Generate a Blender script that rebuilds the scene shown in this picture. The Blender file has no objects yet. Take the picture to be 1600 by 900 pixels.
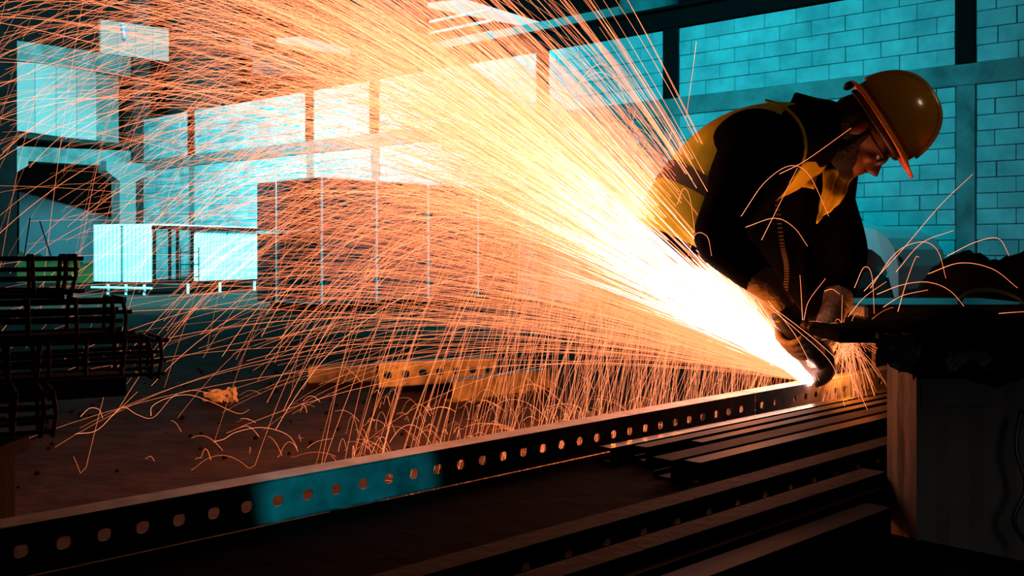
import bpy, bmesh, math, random
import numpy as np
from mathutils import Vector, Matrix
random.seed(5)
C = bpy.context.scene.collection
SC = bpy.context.scene
F = 1585.0; HC = 0.85; HY = 394.0          # focal length in pixels, camera height, horizon row

# ------------------------------------------------------------------ camera
cam_d = bpy.data.cameras.new('camera'); cam = bpy.data.objects.new('camera', cam_d); C.objects.link(cam)
cam.location = (0, 0, HC); cam.rotation_euler = (math.pi/2, 0, 0)
cam_d.sensor_width = 36; cam_d.lens = 36*F/1600; cam_d.shift_y = -56/1600
cam_d.clip_start = .05; cam_d.clip_end = 200
SC.camera = cam
# ------------------------------------------------------------------ world, exposure
w = bpy.data.worlds.new('world'); SC.world = w; w.use_nodes = True
w.node_tree.nodes['Background'].inputs[0].default_value = (.02, .55, .62, 1)
w.node_tree.nodes['Background'].inputs[1].default_value = .0012
SC.view_settings.view_transform = 'Standard'; SC.view_settings.look = 'None'
SC.view_settings.exposure = 0; SC.view_settings.gamma = 1; SC.view_settings.use_curve_mapping = False
SC.cycles.transparent_max_bounces = 48
SC.cycles.max_bounces = 5
SC.cycles.sample_clamp_indirect = 4
# ------------------------------------------------------------------ lights
def lamp(name, kind, loc, energy, color, aim=None, size=None, size_y=None, radius=None, spot=None, blend=.5, spread=None):
    d = bpy.data.lights.new(name, kind); o = bpy.data.objects.new(name, d); C.objects.link(o)
    o.location = loc; d.energy = energy; d.color = color
    if kind == 'AREA':
        d.size = size
        if size_y: d.shape = 'RECTANGLE'; d.size_y = size_y
        if spread: d.spread = math.radians(spread)
    if radius is not None: d.shadow_soft_size = radius
    if spot: d.spot_size = math.radians(spot); d.spot_blend = blend
    if aim is not None: o.rotation_euler = (Vector(aim)-Vector(loc)).to_track_quat('-Z', 'Y').to_euler()
    return o
def W(px, py, D): return Vector(((px-800)/F*D, D, HC+(HY-py)/F*D))
TEAL = (.012, .80, 1.0); ICE = (.42, .97, 1.0); FIRE = (1.0, .20, .022)
lamp('hall_daylight_right', 'AREA', (.6, 8.4, 5.0), 400, TEAL, aim=(.8, 17.2, 2.0), size=4, size_y=2, spread=115)
lamp('hall_daylight_middle', 'AREA', (-4.2, 13.5, 5.6), 1350, (.05, .86, 1.0), aim=(-4.6, 22.0, 2.4), size=4, size_y=2, spread=110)
lamp('hall_daylight_left', 'AREA', (-4.0, 13.0, 5.0), 720, ICE, aim=(-9.5, 22.5, 1.6), size=3, size_y=2, spread=120)
lamp('rear_hall_daylight', 'AREA', (-6.0, 24.5, 8.0), 420, (.25, .8, .85), aim=(-12.0, 34.0, 7.0), size=3)
lamp('rear_bay_daylight', 'AREA', (3.0, 22.0, 7.4), 90, TEAL, aim=(-1.0, 19.5, 4.0), size=2)
lamp('fill_spot_channel', 'SPOT', (.45, -.25, 1.45), 65, (.01, .75, .9), aim=(-.27, 1.70, .455), radius=.02, spot=8.5, blend=.25)  # added spot making the teal patch on the long channel's web
lamp('fill_spot_carton', 'SPOT', (.25, -.5, 1.1), 13, (.70, .68, .66), aim=(.68, 1.45, .36), radius=.12, spot=19, blend=.6)  # unseen spot added to lift the carton out of the dark
lamp('fill_spot_rails', 'SPOT', (.3, .2, 1.6), 11, (.01, .75, .95), aim=W(1310, 645, 2.5), radius=.05, spot=11, blend=.7)  # added teal spot brightening the rails at the right
lamp('fill_spot_side', 'SPOT', (3.2, .9, 2.5), 34, (.95, .75, .4), aim=(1.0, 3.0, 1.18), radius=.25, spot=16, blend=.6)  # narrow unseen spot added to light the helmet and vest flaps
lamp('fill_spot_back', 'SPOT', (-.15, 2.0, 2.35), 16, (1.0, .95, .5), aim=(.44, 3.0, 1.02), radius=.06, spot=15, blend=.7)  # added warm spot that brings out the yellow on the vest's back
lamp('fill_spot_screen', 'SPOT', (-5.0, 17.0, 7.8), 150, (1.0, .93, .85), aim=(-8.0, 21.6, 5.5), radius=.4, spot=32, blend=.5)  # unseen warm spot put in to light the grey board screen
for nm, p, e, r in (('spark_light_cut', W(1236, 568, 2.83), 12, .03), ('spark_light_near_hand', W(1165, 535, 2.60), 2.6, .03), ('spark_light_jet', W(1090, 452, 2.95), 42, .09),
                    ('spark_light_fan', W(985, 560, 4.3), 150, .2), ('spark_light_far', W(640, 330, 4.6), 35, .4),
                    ('spark_light_low', W(1330, 560, 2.86), 4, .02)):
    lamp(nm, 'POINT', p, e, FIRE, radius=r)

# ------------------------------------------------------------------ materials
def mat(name, col, rough=.6, metal=0., noise=0., nscale=6., col2=None, bump=0., bscale=30., island=0., coat=0., spec=None, extra=None):
    m = bpy.data.materials.new(name); m.use_nodes = True; nt = m.node_tree; N = nt.nodes; L = nt.links
    b = N['Principled BSDF']; b.inputs['Roughness'].default_value = rough; b.inputs['Metallic'].default_value = metal
    if spec is not None: b.inputs['Specular IOR Level'].default_value = spec
    b.inputs['Coat Weight'].default_value = coat
    geo = N.new('ShaderNodeNewGeometry')
    last = None
    if col2 is not None:
        n = N.new('ShaderNodeTexNoise'); n.inputs['Scale'].default_value = nscale; n.inputs['Detail'].default_value = 6; n.inputs['Roughness'].default_value = .62
        L.new(geo.outputs['Position'], n.inputs['Vector'])
        r = N.new('ShaderNodeValToRGB'); r.color_ramp.elements[0].position = .5-noise; r.color_ramp.elements[1].position = .5+noise
        r.color_ramp.elements[0].color = (*col2, 1); r.color_ramp.elements[1].color = (*col, 1)
        L.new(n.outputs['Fac'], r.inputs['Fac']); last = r.outputs['Color']
    if island:
        oi = N.new('ShaderNodeObjectInfo'); ad = N.new('ShaderNodeMath'); ad.operation = 'ADD'
        L.new(geo.outputs['Random Per Island'], ad.inputs[0]); L.new(oi.outputs['Random'], ad.inputs[1])
        fr = N.new('ShaderNodeMath'); fr.operation = 'FRACT'; L.new(ad.outputs[0], fr.inputs[0])
        mr = N.new('ShaderNodeMapRange'); mr.inputs['To Min'].default_value = 1-island; mr.inputs['To Max'].default_value = 1.0
        L.new(fr.outputs[0], mr.inputs['Value'])
        mx = N.new('ShaderNodeMix'); mx.data_type = 'RGBA'; mx.blend_type = 'MULTIPLY'; mx.inputs['Factor'].default_value = 1
        if last: L.new(last, mx.inputs['A'])
        else: mx.inputs['A'].default_value = (*col, 1)
        L.new(mr.outputs['Result'], mx.inputs['B']); last = mx.outputs['Result']
    if last: L.new(last, b.inputs['Base Color'])
    else: b.inputs['Base Color'].default_value = (*col, 1)
    if bump:
        n2 = N.new('ShaderNodeTexNoise'); n2.inputs['Scale'].default_value = bscale; n2.inputs['Detail'].default_value = 8
        L.new(geo.outputs['Position'], n2.inputs['Vector'])
        bp = N.new('ShaderNodeBump'); bp.inputs['Strength'].default_value = bump; bp.inputs['Distance'].default_value = .02
        L.new(n2.outputs['Fac'], bp.inputs['Height']); L.new(bp.outputs['Normal'], b.inputs['Normal'])
    return m
def emis(name, col, s):
    m = bpy.data.materials.new(name); m.use_nodes = True; b = m.node_tree.nodes['Principled BSDF']
    b.inputs['Base Color'].default_value = (0, 0, 0, 1); b.inputs['Emission Color'].default_value = (*col, 1); b.inputs['Emission Strength'].default_value = s
    return m
M = dict(
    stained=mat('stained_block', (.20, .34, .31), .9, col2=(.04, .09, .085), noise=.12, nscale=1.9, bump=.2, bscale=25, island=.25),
    block=mat('aerated_block', (.36, .62, .62), .9, col2=(.14, .30, .31), noise=.24, nscale=2.3, bump=.12, bscale=25, island=.22),
    mortar=mat('mortar', (.05, .05, .05), .95),
    concrete=mat('cast_concrete', (.16, .25, .245), .85, col2=(.05, .085, .08), noise=.2, nscale=2.5, bump=.25, bscale=12),
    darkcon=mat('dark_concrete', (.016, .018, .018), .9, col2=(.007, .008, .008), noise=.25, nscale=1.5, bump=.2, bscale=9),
    shadecon=mat('shade_dark_concrete', (.008, .009, .009), .95, spec=.1, col2=(.003, .003, .003), noise=.2, nscale=2),  # near-black colour stands in for the shade at the upper left
    blacksteel=mat('black_steel', (.003, .003, .003), .8, spec=.08),
    floor=mat('dusty_floor', (.050, .030, .022), .85, spec=.2, col2=(.010, .007, .006), noise=.2, nscale=3.2, bump=.9, bscale=9),
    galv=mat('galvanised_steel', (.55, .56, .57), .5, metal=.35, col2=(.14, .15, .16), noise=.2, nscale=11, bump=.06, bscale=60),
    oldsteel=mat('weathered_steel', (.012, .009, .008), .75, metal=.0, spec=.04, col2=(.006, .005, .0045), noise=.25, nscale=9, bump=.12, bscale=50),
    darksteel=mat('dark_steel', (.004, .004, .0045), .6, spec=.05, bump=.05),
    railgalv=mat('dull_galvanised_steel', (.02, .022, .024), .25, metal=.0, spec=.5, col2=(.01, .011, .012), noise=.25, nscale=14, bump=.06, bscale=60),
    sheet=mat('white_sheet', (.88, .90, .90), .55, col2=(.66, .68, .69), noise=.3, nscale=3),
    paleframe=mat('pale_frame', (.7, .72, .72), .5),
    darkbox=mat('dark_box_sheet', (.030, .045, .055), .5, col2=(.02, .025, .03), noise=.2, nscale=2),
    panel=mat('hanging_panel', (.22, .25, .24), .8, col2=(.15, .17, .165), noise=.3, nscale=.9),
    slab=mat('pale_slab', (.42, .46, .45), .8, col2=(.34, .38, .37), noise=.3, nscale=.8, island=.25),
    greypanel=mat('grey_board', (.36, .17, .15), .8, col2=(.22, .11, .10), noise=.3, nscale=3, island=.25),
    jacket=mat('black_jacket', (.0016, .0016, .0018), .95, bump=.3, bscale=14, spec=.03),
    trousers=mat('work_trousers', (.006, .005, .0045), .9, bump=.4, bscale=20, spec=.05),
    vest=mat('yellow_vest', (.72, .62, .012), .7, col2=(.45, .36, .008), noise=.2, nscale=9, bump=.3, bscale=18),
    band=mat('grey_band', (.065, .04, .045), .6, bump=.2),
    piping=mat('yellow_piping', (.55, .48, .03), .7),
    helmet=mat('orange_helmet', (.50, .19, .006), .22, coat=.4, bump=.03, bscale=20),
    litrim=mat('spark_lit_rim', (.95, .22, .015), .5),  # spark glow along the rim is put into this brighter orange
    skin=mat('skin', (.13, .05, .03), .5, bump=.1, bscale=80),
    hair=mat('dark_hair', (.008, .006, .005), .9, bump=.6, bscale=160),
    lens=mat('smoked_lens', (.08, .10, .10), .12),
    glove=mat('work_glove', (.24, .22, .20), .9, col2=(.12, .11, .10), noise=.2, nscale=30, bump=.4, bscale=60),
    zipm=mat('zip_metal', (.55, .38, .2), .35, metal=.9),
    tool=mat('tool_black', (.015, .015, .016), .45),
    toolgrey=mat('tool_grey', (.12, .12, .12), .35, metal=.8),
    disc=mat('disc_grey', (.05, .045, .04), .8),
    rebar=mat('rusty_rebar', (.003, .0025, .0025), .6, spec=.15, bump=.3, bscale=120),
    timber=mat('old_timber', (.005, .004, .004), .9, spec=.1, bump=.3, bscale=30),
    carton=mat('brown_carton', (.10, .088, .082), .85, col2=(.06, .052, .048), noise=.25, nscale=9, bump=.25, bscale=14),
    plastic=mat('black_plastic', (.0015, .0015, .0015), .9, bump=.3, bscale=16, spec=.02),
    greyplastic=mat('grey_film', (.10, .10, .105), .35, bump=.3, bscale=30),
    paper=mat('crumpled_paper', (.75, .72, .70), .8),
    carpaint=mat('white_car_paint', (.55, .58, .58), .3, coat=.5),
    tyre=mat('tyre_rubber', (.01, .01, .01), .85),
    glass=mat('dark_car_glass', (.01, .015, .018), .08),
    tarp=mat('black_tarpaulin', (.004, .006, .006), .75, bump=.5, bscale=8, spec=.1),
    hose=mat('green_hose', (.03, .10, .10), .5),
    hill=mat('grass_bank', (.05, .13, .03), .9, col2=(.10, .10, .02), noise=.25, nscale=1.2, bump=.4),
    ramp=mat('ramp_concrete', (.12, .18, .20), .9, col2=(.08, .12, .14), noise=.3, nscale=1),
    bluemark=mat('blue_paint', (.02, .22, .45), .7),
    skylight=emis('skylight_glow', (.62, .95, 1.0), .9),
)
# ------------------------------------------------------------------ mesh helpers
def new_bm(): return bmesh.new()
def link(name, me, m, parent=None, smooth=False):
    if m is not None and not me.materials: me.materials.append(m)
    if smooth: me.shade_smooth()
    o = bpy.data.objects.new(name, me); C.objects.link(o)
    if parent is not None: o.parent = parent
    return o
def build(name, bm, m, parent=None, smooth=False, rel=None):
    """one mesh object; rel = world position of the parent Empty (verts are given in world space)"""
    if rel is None and parent is not None: rel = parent.get('_loc')
    if rel is not None:
        bmesh.ops.translate(bm, verts=bm.verts, vec=-Vector(rel))
    bmesh.ops.recalc_face_normals(bm, faces=bm.faces)
    me = bpy.data.meshes.new(name); bm.to_mesh(me); bm.free()
    return link(name, me, m, parent, smooth)
def tag(o, label=None, cat=None, group=None, kind=None):
    if label: o['label'] = label
    if cat: o['category'] = cat
    if group: o['group'] = group
    if kind: o['kind'] = kind
    return o
LOCS = {}
def thing(name, loc, label, cat, group=None):
    o = bpy.data.objects.new(name, None); C.objects.link(o); o.location = loc; o.empty_display_size = .1
    LOCS[o.name] = Vector(loc)
    return tag(o, label, cat, group)
def part(name, bm, m, parent, smooth=False):
    return build(name, bm, m, parent, smooth, rel=LOCS[parent.name] if parent.name in LOCS else None)
def sub(name, bm, m, parent, root, smooth=False):
    return build(name, bm, m, parent, smooth, rel=LOCS.get(root.name))
def quad(bm, a, b, c, d):
    return bm.faces.new([bm.verts.new(p) for p in (a, b, c, d)])
def hexa(bm, P):
    """8 corners: bottom 4 then top 4"""
    v = [bm.verts.new(p) for p in P]
    for f in ((0, 1, 2, 3), (4, 5, 6, 7), (0, 1, 5, 4), (1, 2, 6, 5), (2, 3, 7, 6), (3, 0, 4, 7)):
        bm.faces.new([v[i] for i in f])
    return v
def obox(bm, o, ax, ay, az, x0, x1, y0, y1, z0, z1):
    o = Vector(o); ax = Vector(ax); ay = Vector(ay); az = Vector(az)
    P = [o+ax*x+ay*y+az*z for z in (z0, z1) for x, y in ((x0, y0), (x1, y0), (x1, y1), (x0, y1))]
    return hexa(bm, P)
def bevel(bm, w, seg=1):
    bmesh.ops.bevel(bm, geom=list(bm.edges), offset=w, segments=seg, affect='EDGES', profile=.5)
X3, Y3, Z3 = Vector((1, 0, 0)), Vector((0, 1, 0)), Vector((0, 0, 1))
def box(bm, x0, x1, y0, y1, z0, z1): return obox(bm, (0, 0, 0), X3, Y3, Z3, x0, x1, y0, y1, z0, z1)
def tube(bm, pts, rad, seg=10, caps=True, flat=None):
    """swept tube with per point radius; flat = (axis, factor) squashes along an axis"""
    pts = [Vector(p) for p in pts]
    if not hasattr(rad, '__len__'): rad = [rad]*len(pts)
    rings = []; prev = None
    for i, p in enumerate(pts):
        t = (pts[min(i+1, len(pts)-1)]-pts[max(i-1, 0)])
        t = t.normalized() if t.length > 1e-9 else Z3
        if prev is None:
            a = t.orthogonal().normalized()
        else:
            a = (prev-t*prev.dot(t)); a = a.normalized() if a.length > 1e-6 else t.orthogonal().normalized()
        prev = a; b = t.cross(a)
        r = rad[i]; ring = []
        for k in range(seg):
            an = 2*math.pi*k/seg
            v = (a*math.cos(an)+b*math.sin(an))*r
            if flat: v = v - Vector(flat[0])*v.dot(Vector(flat[0]))*(1-flat[1])
            ring.append(bm.verts.new(p+v))
        rings.append(ring)
    for A, B in zip(rings, rings[1:]):
        for k in range(seg): bm.faces.new((A[k], A[(k+1) % seg], B[(k+1) % seg], B[k]))
    if caps:
        bm.faces.new(list(reversed(rings[0]))); bm.faces.new(rings[-1])
    return rings
def ell(bm, c, ax, r, sub_=2):
    """ellipsoid: centre, three axes, three radii"""
    g = bmesh.ops.create_icosphere(bm, subdivisions=sub_, radius=1)['verts']
    for v in g:
        co = v.co.copy(); v.co = Vector(c)+Vector(ax[0])*co.x*r[0]+Vector(ax[1])*co.y*r[1]+Vector(ax[2])*co.z*r[2]
    return g
def smoothpath(pts, n=6):
    """Catmull-Rom through points (tuples of any length)"""
    P = [np.array(p, float) for p in pts]; P = [2*P[0]-P[1]]+P+[2*P[-1]-P[-2]]; out = []
    for i in range(1, len(P)-2):
        for k in range(n):
            t = k/n; a, b, c, d = P[i-1:i+3]
            out.append(.5*((2*b)+(c-a)*t+(2*a-5*b+4*c-d)*t*t+(3*b-a-3*c+d)*t**3))
    out.append(P[-2]); return out
def fused(name, bm, m, parent, root, voxel=.012, smooth_it=6):
    """fuse overlapping shapes into one continuous skin"""
    bmesh.ops.recalc_face_normals(bm, faces=bm.faces)
    me = bpy.data.meshes.new('tmp'); bm.to_mesh(me); bm.free()
    o = bpy.data.objects.new('tmp', me); C.objects.link(o)
    r = o.modifiers.new('r', 'REMESH'); r.mode = 'VOXEL'; r.voxel_size = voxel
    s = o.modifiers.new('s', 'SMOOTH'); s.factor = .5; s.iterations = smooth_it
    dg = bpy.context.evaluated_depsgraph_get(); dg.update()
    me2 = bpy.data.meshes.new_from_object(o.evaluated_get(dg)); bpy.data.objects.remove(o)
    me2.name = name; me2.materials.clear(); me2.materials.append(m)
    loc = LOCS[root.name]; me2.transform(Matrix.Translation(-loc)); me2.shade_smooth()
    ob = bpy.data.objects.new(name, me2); C.objects.link(ob); ob.parent = parent
    return ob
SPARK_GAIN = 3.0
# ================================================================== THE SETTING
# right-hand block wall runs away to the left; A on it, dW along it, dL into it
A0 = Vector((4.54, 14.4, 0)); dW = Vector((-.749, .662, 0)).normalized(); dL = Vector((.662, .749, 0)).normalized()
CORNER = A0+dW*19.5
def wall_t(px):
    k = (px-800)/F
    return (A0.x-k*A0.y)/(-dW.x+k*dW.y)
def left_s(px):
    k = (px-800)/F
    return (CORNER.x-k*CORNER.y)/(dL.x-k*dL.y)      # distance from the corner toward the viewer
def z_at(py, Y): return HC+(HY-py)*Y/F

bm = new_bm(); box(bm, -40, 40, -3, 60, -.12, 0)
fl = tag(build('floor', bm, M['floor']), kind='structure')
# ---- block wall: backing, beams, pilasters, blocks
T0, T1 = -5.2, 19.5
wall = tag(bpy.data.objects.new('wall_right', None), kind='structure'); C.objects.link(wall)
bm = new_bm(); obox(bm, A0, dW, dL, Z3, T0, T1, .03, .2, 0, 4.4); part_w = build('mortar_backing', bm, M['mortar'], wall)
bm = new_bm(); obox(bm, A0, dW, dL, Z3, T0, T1, -.03, .2, 3.02, 3.30); bevel(bm, .01); build('concrete_beam', bm, M['concrete'], wall)
cols = sorted([-4.3]+[wall_t(p) for p in (1509, 1050, 849, 586, 485, 300)])
widths = {}
for i, t in enumerate(cols):
    w2 = .12 if i < 2 else (.14 if i == 2 else .12)
    bm = new_bm(); obox(bm, A0, dW, dL, Z3, t-w2, t+w2, -.02, .2, 0, 3.02); bevel(bm, .01); build('concrete_pilaster', bm, M['concrete'], wall)
    # H-section steel post on the beam
    bm = new_bm()
    obox(bm, A0, dW, dL, Z3, t-w2, t+w2, -.05, -.03, 3.30, 4.42); obox(bm, A0, dW, dL, Z3, t-w2, t+w2, .17, .19, 3.30, 4.42)
    obox(bm, A0, dW, dL, Z3, t-.012, t+.012, -.03, .17, 3.30, 4.42); build('steel_post', bm, M['blacksteel'], wall)
cells = []
bays = [(T0, cols[0]-.12)]+[(a+.13, b-.13) for a, b in zip(cols, cols[1:])]+[(cols[-1]+.12, T1)]
for zone, (zb, nrow, rh) in enumerate(((.0, 15, .2013), (3.30, 5, .22))):
    for a, b in bays:
        for r in range(nrow):
            off = 0 if r % 2 else .25
            x = a-off-random.uniform(0, .04)
            while x < b:
                x0, x1 = max(x, a), min(x+.5, b)
                if x1-x0 > .04: cells.append((x0, x1, zb+r*rh, zb+(r+1)*rh))
                x += .5
cells.sort(key=lambda c: (abs(c[0]+c[1])/2 if (c[0]+c[1])/2 > -3.0 else 99))
cache = {}
rnd = random.Random(3)
def block_bm(w_, h_):
    b_ = new_bm(); obox(b_, (0, 0, 0), dW, dL, Z3, -w_/2+.0045, w_/2-.0045, 0, .12, -h_/2+.0045, h_/2-.0045); bevel(b_, .005); return b_
stuffbm = new_bm()
for i, (x0, x1, z0, z1) in enumerate(cells):
    c = A0+dW*((x0+x1)/2)+Z3*((z0+z1)/2)+dL*rnd.uniform(-.006, .006)
    if i < 300:
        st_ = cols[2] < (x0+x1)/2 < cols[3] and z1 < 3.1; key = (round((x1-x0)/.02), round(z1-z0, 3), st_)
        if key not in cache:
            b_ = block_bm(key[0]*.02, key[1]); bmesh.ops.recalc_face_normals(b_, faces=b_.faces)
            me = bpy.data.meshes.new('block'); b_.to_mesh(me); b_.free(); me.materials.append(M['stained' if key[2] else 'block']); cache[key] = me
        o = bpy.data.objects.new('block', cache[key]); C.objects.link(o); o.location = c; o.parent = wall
    else:
        obox(stuffbm, c, dW, dL, Z3, -(x1-x0)/2+.004, (x1-x0)/2-.004, 0, .12, -(z1-z0)/2+.004, (z1-z0)/2-.004)
tag(build('far_blocks', stuffbm, M['block'], wall), kind='stuff')
# ---- steel girder over the wall and the stained ledge above it
bm = new_bm(); g0, g1 = T0, wall_t(670)
obox(bm, A0, dW, dL, Z3, g0, g1, -.10, .25, 4.42, 4.45); obox(bm, A0, dW, dL, Z3, g0, g1, .05, .09, 4.45, 4.72); obox(bm, A0, dW, dL, Z3, g0, g1, -.10, .25, 4.72, 4.76)
tag(build('trim_1', bm, M['blacksteel']), kind='structure')
bm = new_bm(); obox(bm, A0, dW, dL, Z3, wall_t(968), wall_t(680), -.02, .5, 4.765, 4.93); bevel(bm, .01)
tag(build('trim_2', bm, M['panel']), kind='structure')
bm = new_bm(); obox(bm, A0, dW, dL, Z3, T0, wall_t(1062), .0, .4, 4.77, 7.2)
tag(build('wall_upper', bm, M['blacksteel']), kind='structure')
# ---- columns standing in the hall behind the wall
def column_at(px0, px1, D, z1=8.4, name='concrete_column', label='', m='darkcon'):
    a, b = (px0-800)/F*D, (px1-800)/F*D; r = (b-a)/2
    t = thing(name, ((a+b)/2, D, 0), label, 'column')
    bm = new_bm(); tube(bm, [((a+b)/2, D, 0), ((a+b)/2, D, z1)], r, 24); part('shaft', bm, M[m], t, True)
    bm = new_bm(); tube(bm, [((a+b)/2, D, z1), ((a+b)/2, D, z1+.3)], [r, r*1.5], 24); part('capital', bm, M[m], t, True)
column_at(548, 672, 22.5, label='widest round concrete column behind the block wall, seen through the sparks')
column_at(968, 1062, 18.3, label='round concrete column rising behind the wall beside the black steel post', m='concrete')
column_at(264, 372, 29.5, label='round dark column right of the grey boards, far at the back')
# ---- roof skylight strip and ceiling
bm = new_bm(); a = W(668, 12, 20.2); b = W(826, 43, 22.6); s = Vector((.75, -.3, 0))
hexa(bm, [a, b, b+s*.35, a+s*1.0, a+Z3*.1, b+Z3*.1, b+s*.35+Z3*.1, a+s*1.0+Z3*.1]); tag(build('window_1', bm, M['skylight']), kind='structure')
bm = new_bm(); a = W(432, 66, 26.0); b = W(547, 88, 28.5)
hexa(bm, [a, b, b+s*.5, a+s*.9, a+Z3*.1, b+Z3*.1, b+s*.5+Z3*.1, a+s*.9+Z3*.1]); tag(build('window_2', bm, M['skylight']), kind='structure')
bm = new_bm(); box(bm, -40, 30, 5, 50, 8.7, 8.9)
for k in range(12): obox(bm, A0+dW*(k*3-10), dL, dW, Z3, -9, 26, -.15, .15, 8.2, 8.7)
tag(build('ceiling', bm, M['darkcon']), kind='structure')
bm = new_bm()
for k in range(3):
    a = W(672, 34+k*18, 21.5+k*.3); b = W(768, 14+k*18, 20.0); tube(bm, [a, b], .03, 6)
tag(build('trim_3', bm, M['paleframe']), kind='structure')
# ---- far back wall with a band of grey boards
bm = new_bm(); box(bm, -30, 30, 36, 36.3, 0, 8.7); tag(build('wall_back', bm, M['darkcon']), kind='structure')
def on_left(px, py, off=0.):
    s_ = left_s(px); p = CORNER-dL*s_ - dW*off
    return Vector((p.x, p.y, z_at(py, p.y)))
gb = thing('board_screen', W(210, 95, 21.5), 'pale grey screen of upright boards high up at the back left', 'screen')
gb2 = thing('board_screen', W(440, 100, 32), 'small pale board screen behind the wall, between two round columns', 'screen')
dq = Vector((.87, .5, 0)).normalized()
def screen(pxa, ya0, ya1, pxb, yb0, yb1, Da, n, par, mt):
    k0 = (pxa-800)/F; a = Vector((k0*Da, Da, 0)); k1 = (pxb-800)/F
    L_ = (a.x-k1*a.y)/(k1*dL.y-dL.x)
    for i in range(n):
        p, q = a+dL*(L_*i/n), a+dL*(L_*(i+1)/n)
        f0, f1 = i/n, (i+1)/n
        pt = [z_at(ya0+(yb0-ya0)*f, r_.y) for f, r_ in ((f0, p), (f1, q))]; pb = [z_at(ya1+(yb1-ya1)*f, r_.y) for f, r_ in ((f0, p), (f1, q))]
        g = (q-p)*.012; th = dW*.08
        bm = new_bm(); hexa(bm, [p+g+Z3*pb[0], q-g+Z3*pb[1], q-g+th+Z3*pb[1], p+g+th+Z3*pb[0], p+g+Z3*pt[0], q-g+Z3*pt[1], q-g+th+Z3*pt[1], p+g+th+Z3*pt[0]])
        part('board', bm, M[mt], par)
screen(157, 30, 83, 264, 46, 96, 21.0, 4, gb, 'greypanel')
for par_, px_, D_ in ((gb2, 380, 31.2), (gb2, 466, 33.0)):
    bm = new_bm(); x_ = (px_-800)/F*D_; box(bm, x_-.08, x_+.08, D_+.1, D_+.26, 0, 7.3); part('post', bm, M['blacksteel'], par_)
for px_, D_ in ((165, 21.15), (256, 22.6)):
    bm = new_bm(); x_ = (px_-800)/F*D_; tube(bm, [(x_, D_+.05, z_at(60, D_)), (x_, D_+.05, 8.25)], .02, 6); part('hanger', bm, M['blacksteel'], gb)
bm = new_bm(); p = W(192, 36, 21.2); q = W(195, 61, 21.2)
tube(bm, [p, q], .035, 8); tube(bm, [W(205, 37, 21.3), W(197, 50, 21.25)], .012, 6); part('paint_mark', bm, M['bluemark'], gb)
gb2 = gb2
screen(373, 55, 84, 395, 58, 88, 31.0, 1, gb2, 'greypanel'); screen(396, 84, 115, 470, 92, 119, 31.0, 4, gb2, 'greypanel')
# ---- left wall: pillars, beams, hanging panels
lw = tag(bpy.data.objects.new('wall_left', None), kind='structure'); C.objects.link(lw)
def lslab(name, pxa, ya0, ya1, pxb, yb0, yb1, m, th=.25, off=0., par=lw):
    s0, s1 = left_s(pxa), left_s(pxb); P = []
    for o_ in (0, 1):
        pass
    a = CORNER-dL*s0-dW*off; b = CORNER-dL*s1-dW*off
    bm = new_bm()
    P = [a+Z3*z_at(ya1, a.y), b+Z3*z_at(yb1, b.y)]; P += [P[1]+dW*th, P[0]+dW*th]
    Q = [a+Z3*z_at(ya0, a.y), b+Z3*z_at(yb0, b.y)]; Q += [Q[1]+dW*th, Q[0]+dW*th]
    hexa(bm, P+Q); return build(name, bm, m, par)
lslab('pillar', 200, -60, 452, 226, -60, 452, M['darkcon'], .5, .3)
lslab('pillar', -40, -60, 462, 13, -60, 460, M['shadecon'], .5, .5)
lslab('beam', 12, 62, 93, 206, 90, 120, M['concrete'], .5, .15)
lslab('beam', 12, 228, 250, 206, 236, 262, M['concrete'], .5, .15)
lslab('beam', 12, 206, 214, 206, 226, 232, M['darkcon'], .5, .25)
lslab('upper_infill', 12, -60, 64, 206, -60, 92, M['shadecon'], .3)
xs = [22, 52, 85, 117, 148]
for a, b in zip(xs, xs[1:]):
    fa, fb = (a-22)/126, (b-22)/126
    lslab('hanging_panel', a+.4, 96+12*fa, 204+17*fa, b-.4, 96+12*fb, 204+17*fb, M['slab'], .08, .1)
lslab('hanging_panel', 149, 110, 222, 184, 114, 226, M['concrete'], .08, .05)
bm = new_bm()  # T-shaped pillar head
a = left_s(199); b = left_s(174); c0 = left_s(225); c1 = left_s(153)
def lp(s_, z, off=.1): p = CORNER-dL*s_-dW*off; return Vector((p.x, p.y, z))
Yt = lp((a+b)/2, 0).y; zt, zm, zl = z_at(255, Yt), z_at(270, Yt), z_at(285, Yt)
for off in (0,):
    prof = [(c0, zt), (c1, zt), (c1, zm), (b, zl), (b, 0), (a, 0), (a, zl), (c0, zm)]
    f1 = [bm.verts.new(lp(s_, z, .45)) for s_, z in prof]; f2 = [bm.verts.new(lp(s_, z, .0)) for s_, z in prof]
    bm.faces.new(f1); bm.faces.new(list(reversed(f2)))
    for i in range(8): bm.faces.new((f1[i], f1[(i+1) % 8], f2[(i+1) % 8], f2[i]))
build('bracketed_pillar', bm, M['panel'], lw)
lslab('bracket', 14, 242, 272, 36, 246, 258, M['panel'], .4, .3)
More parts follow.
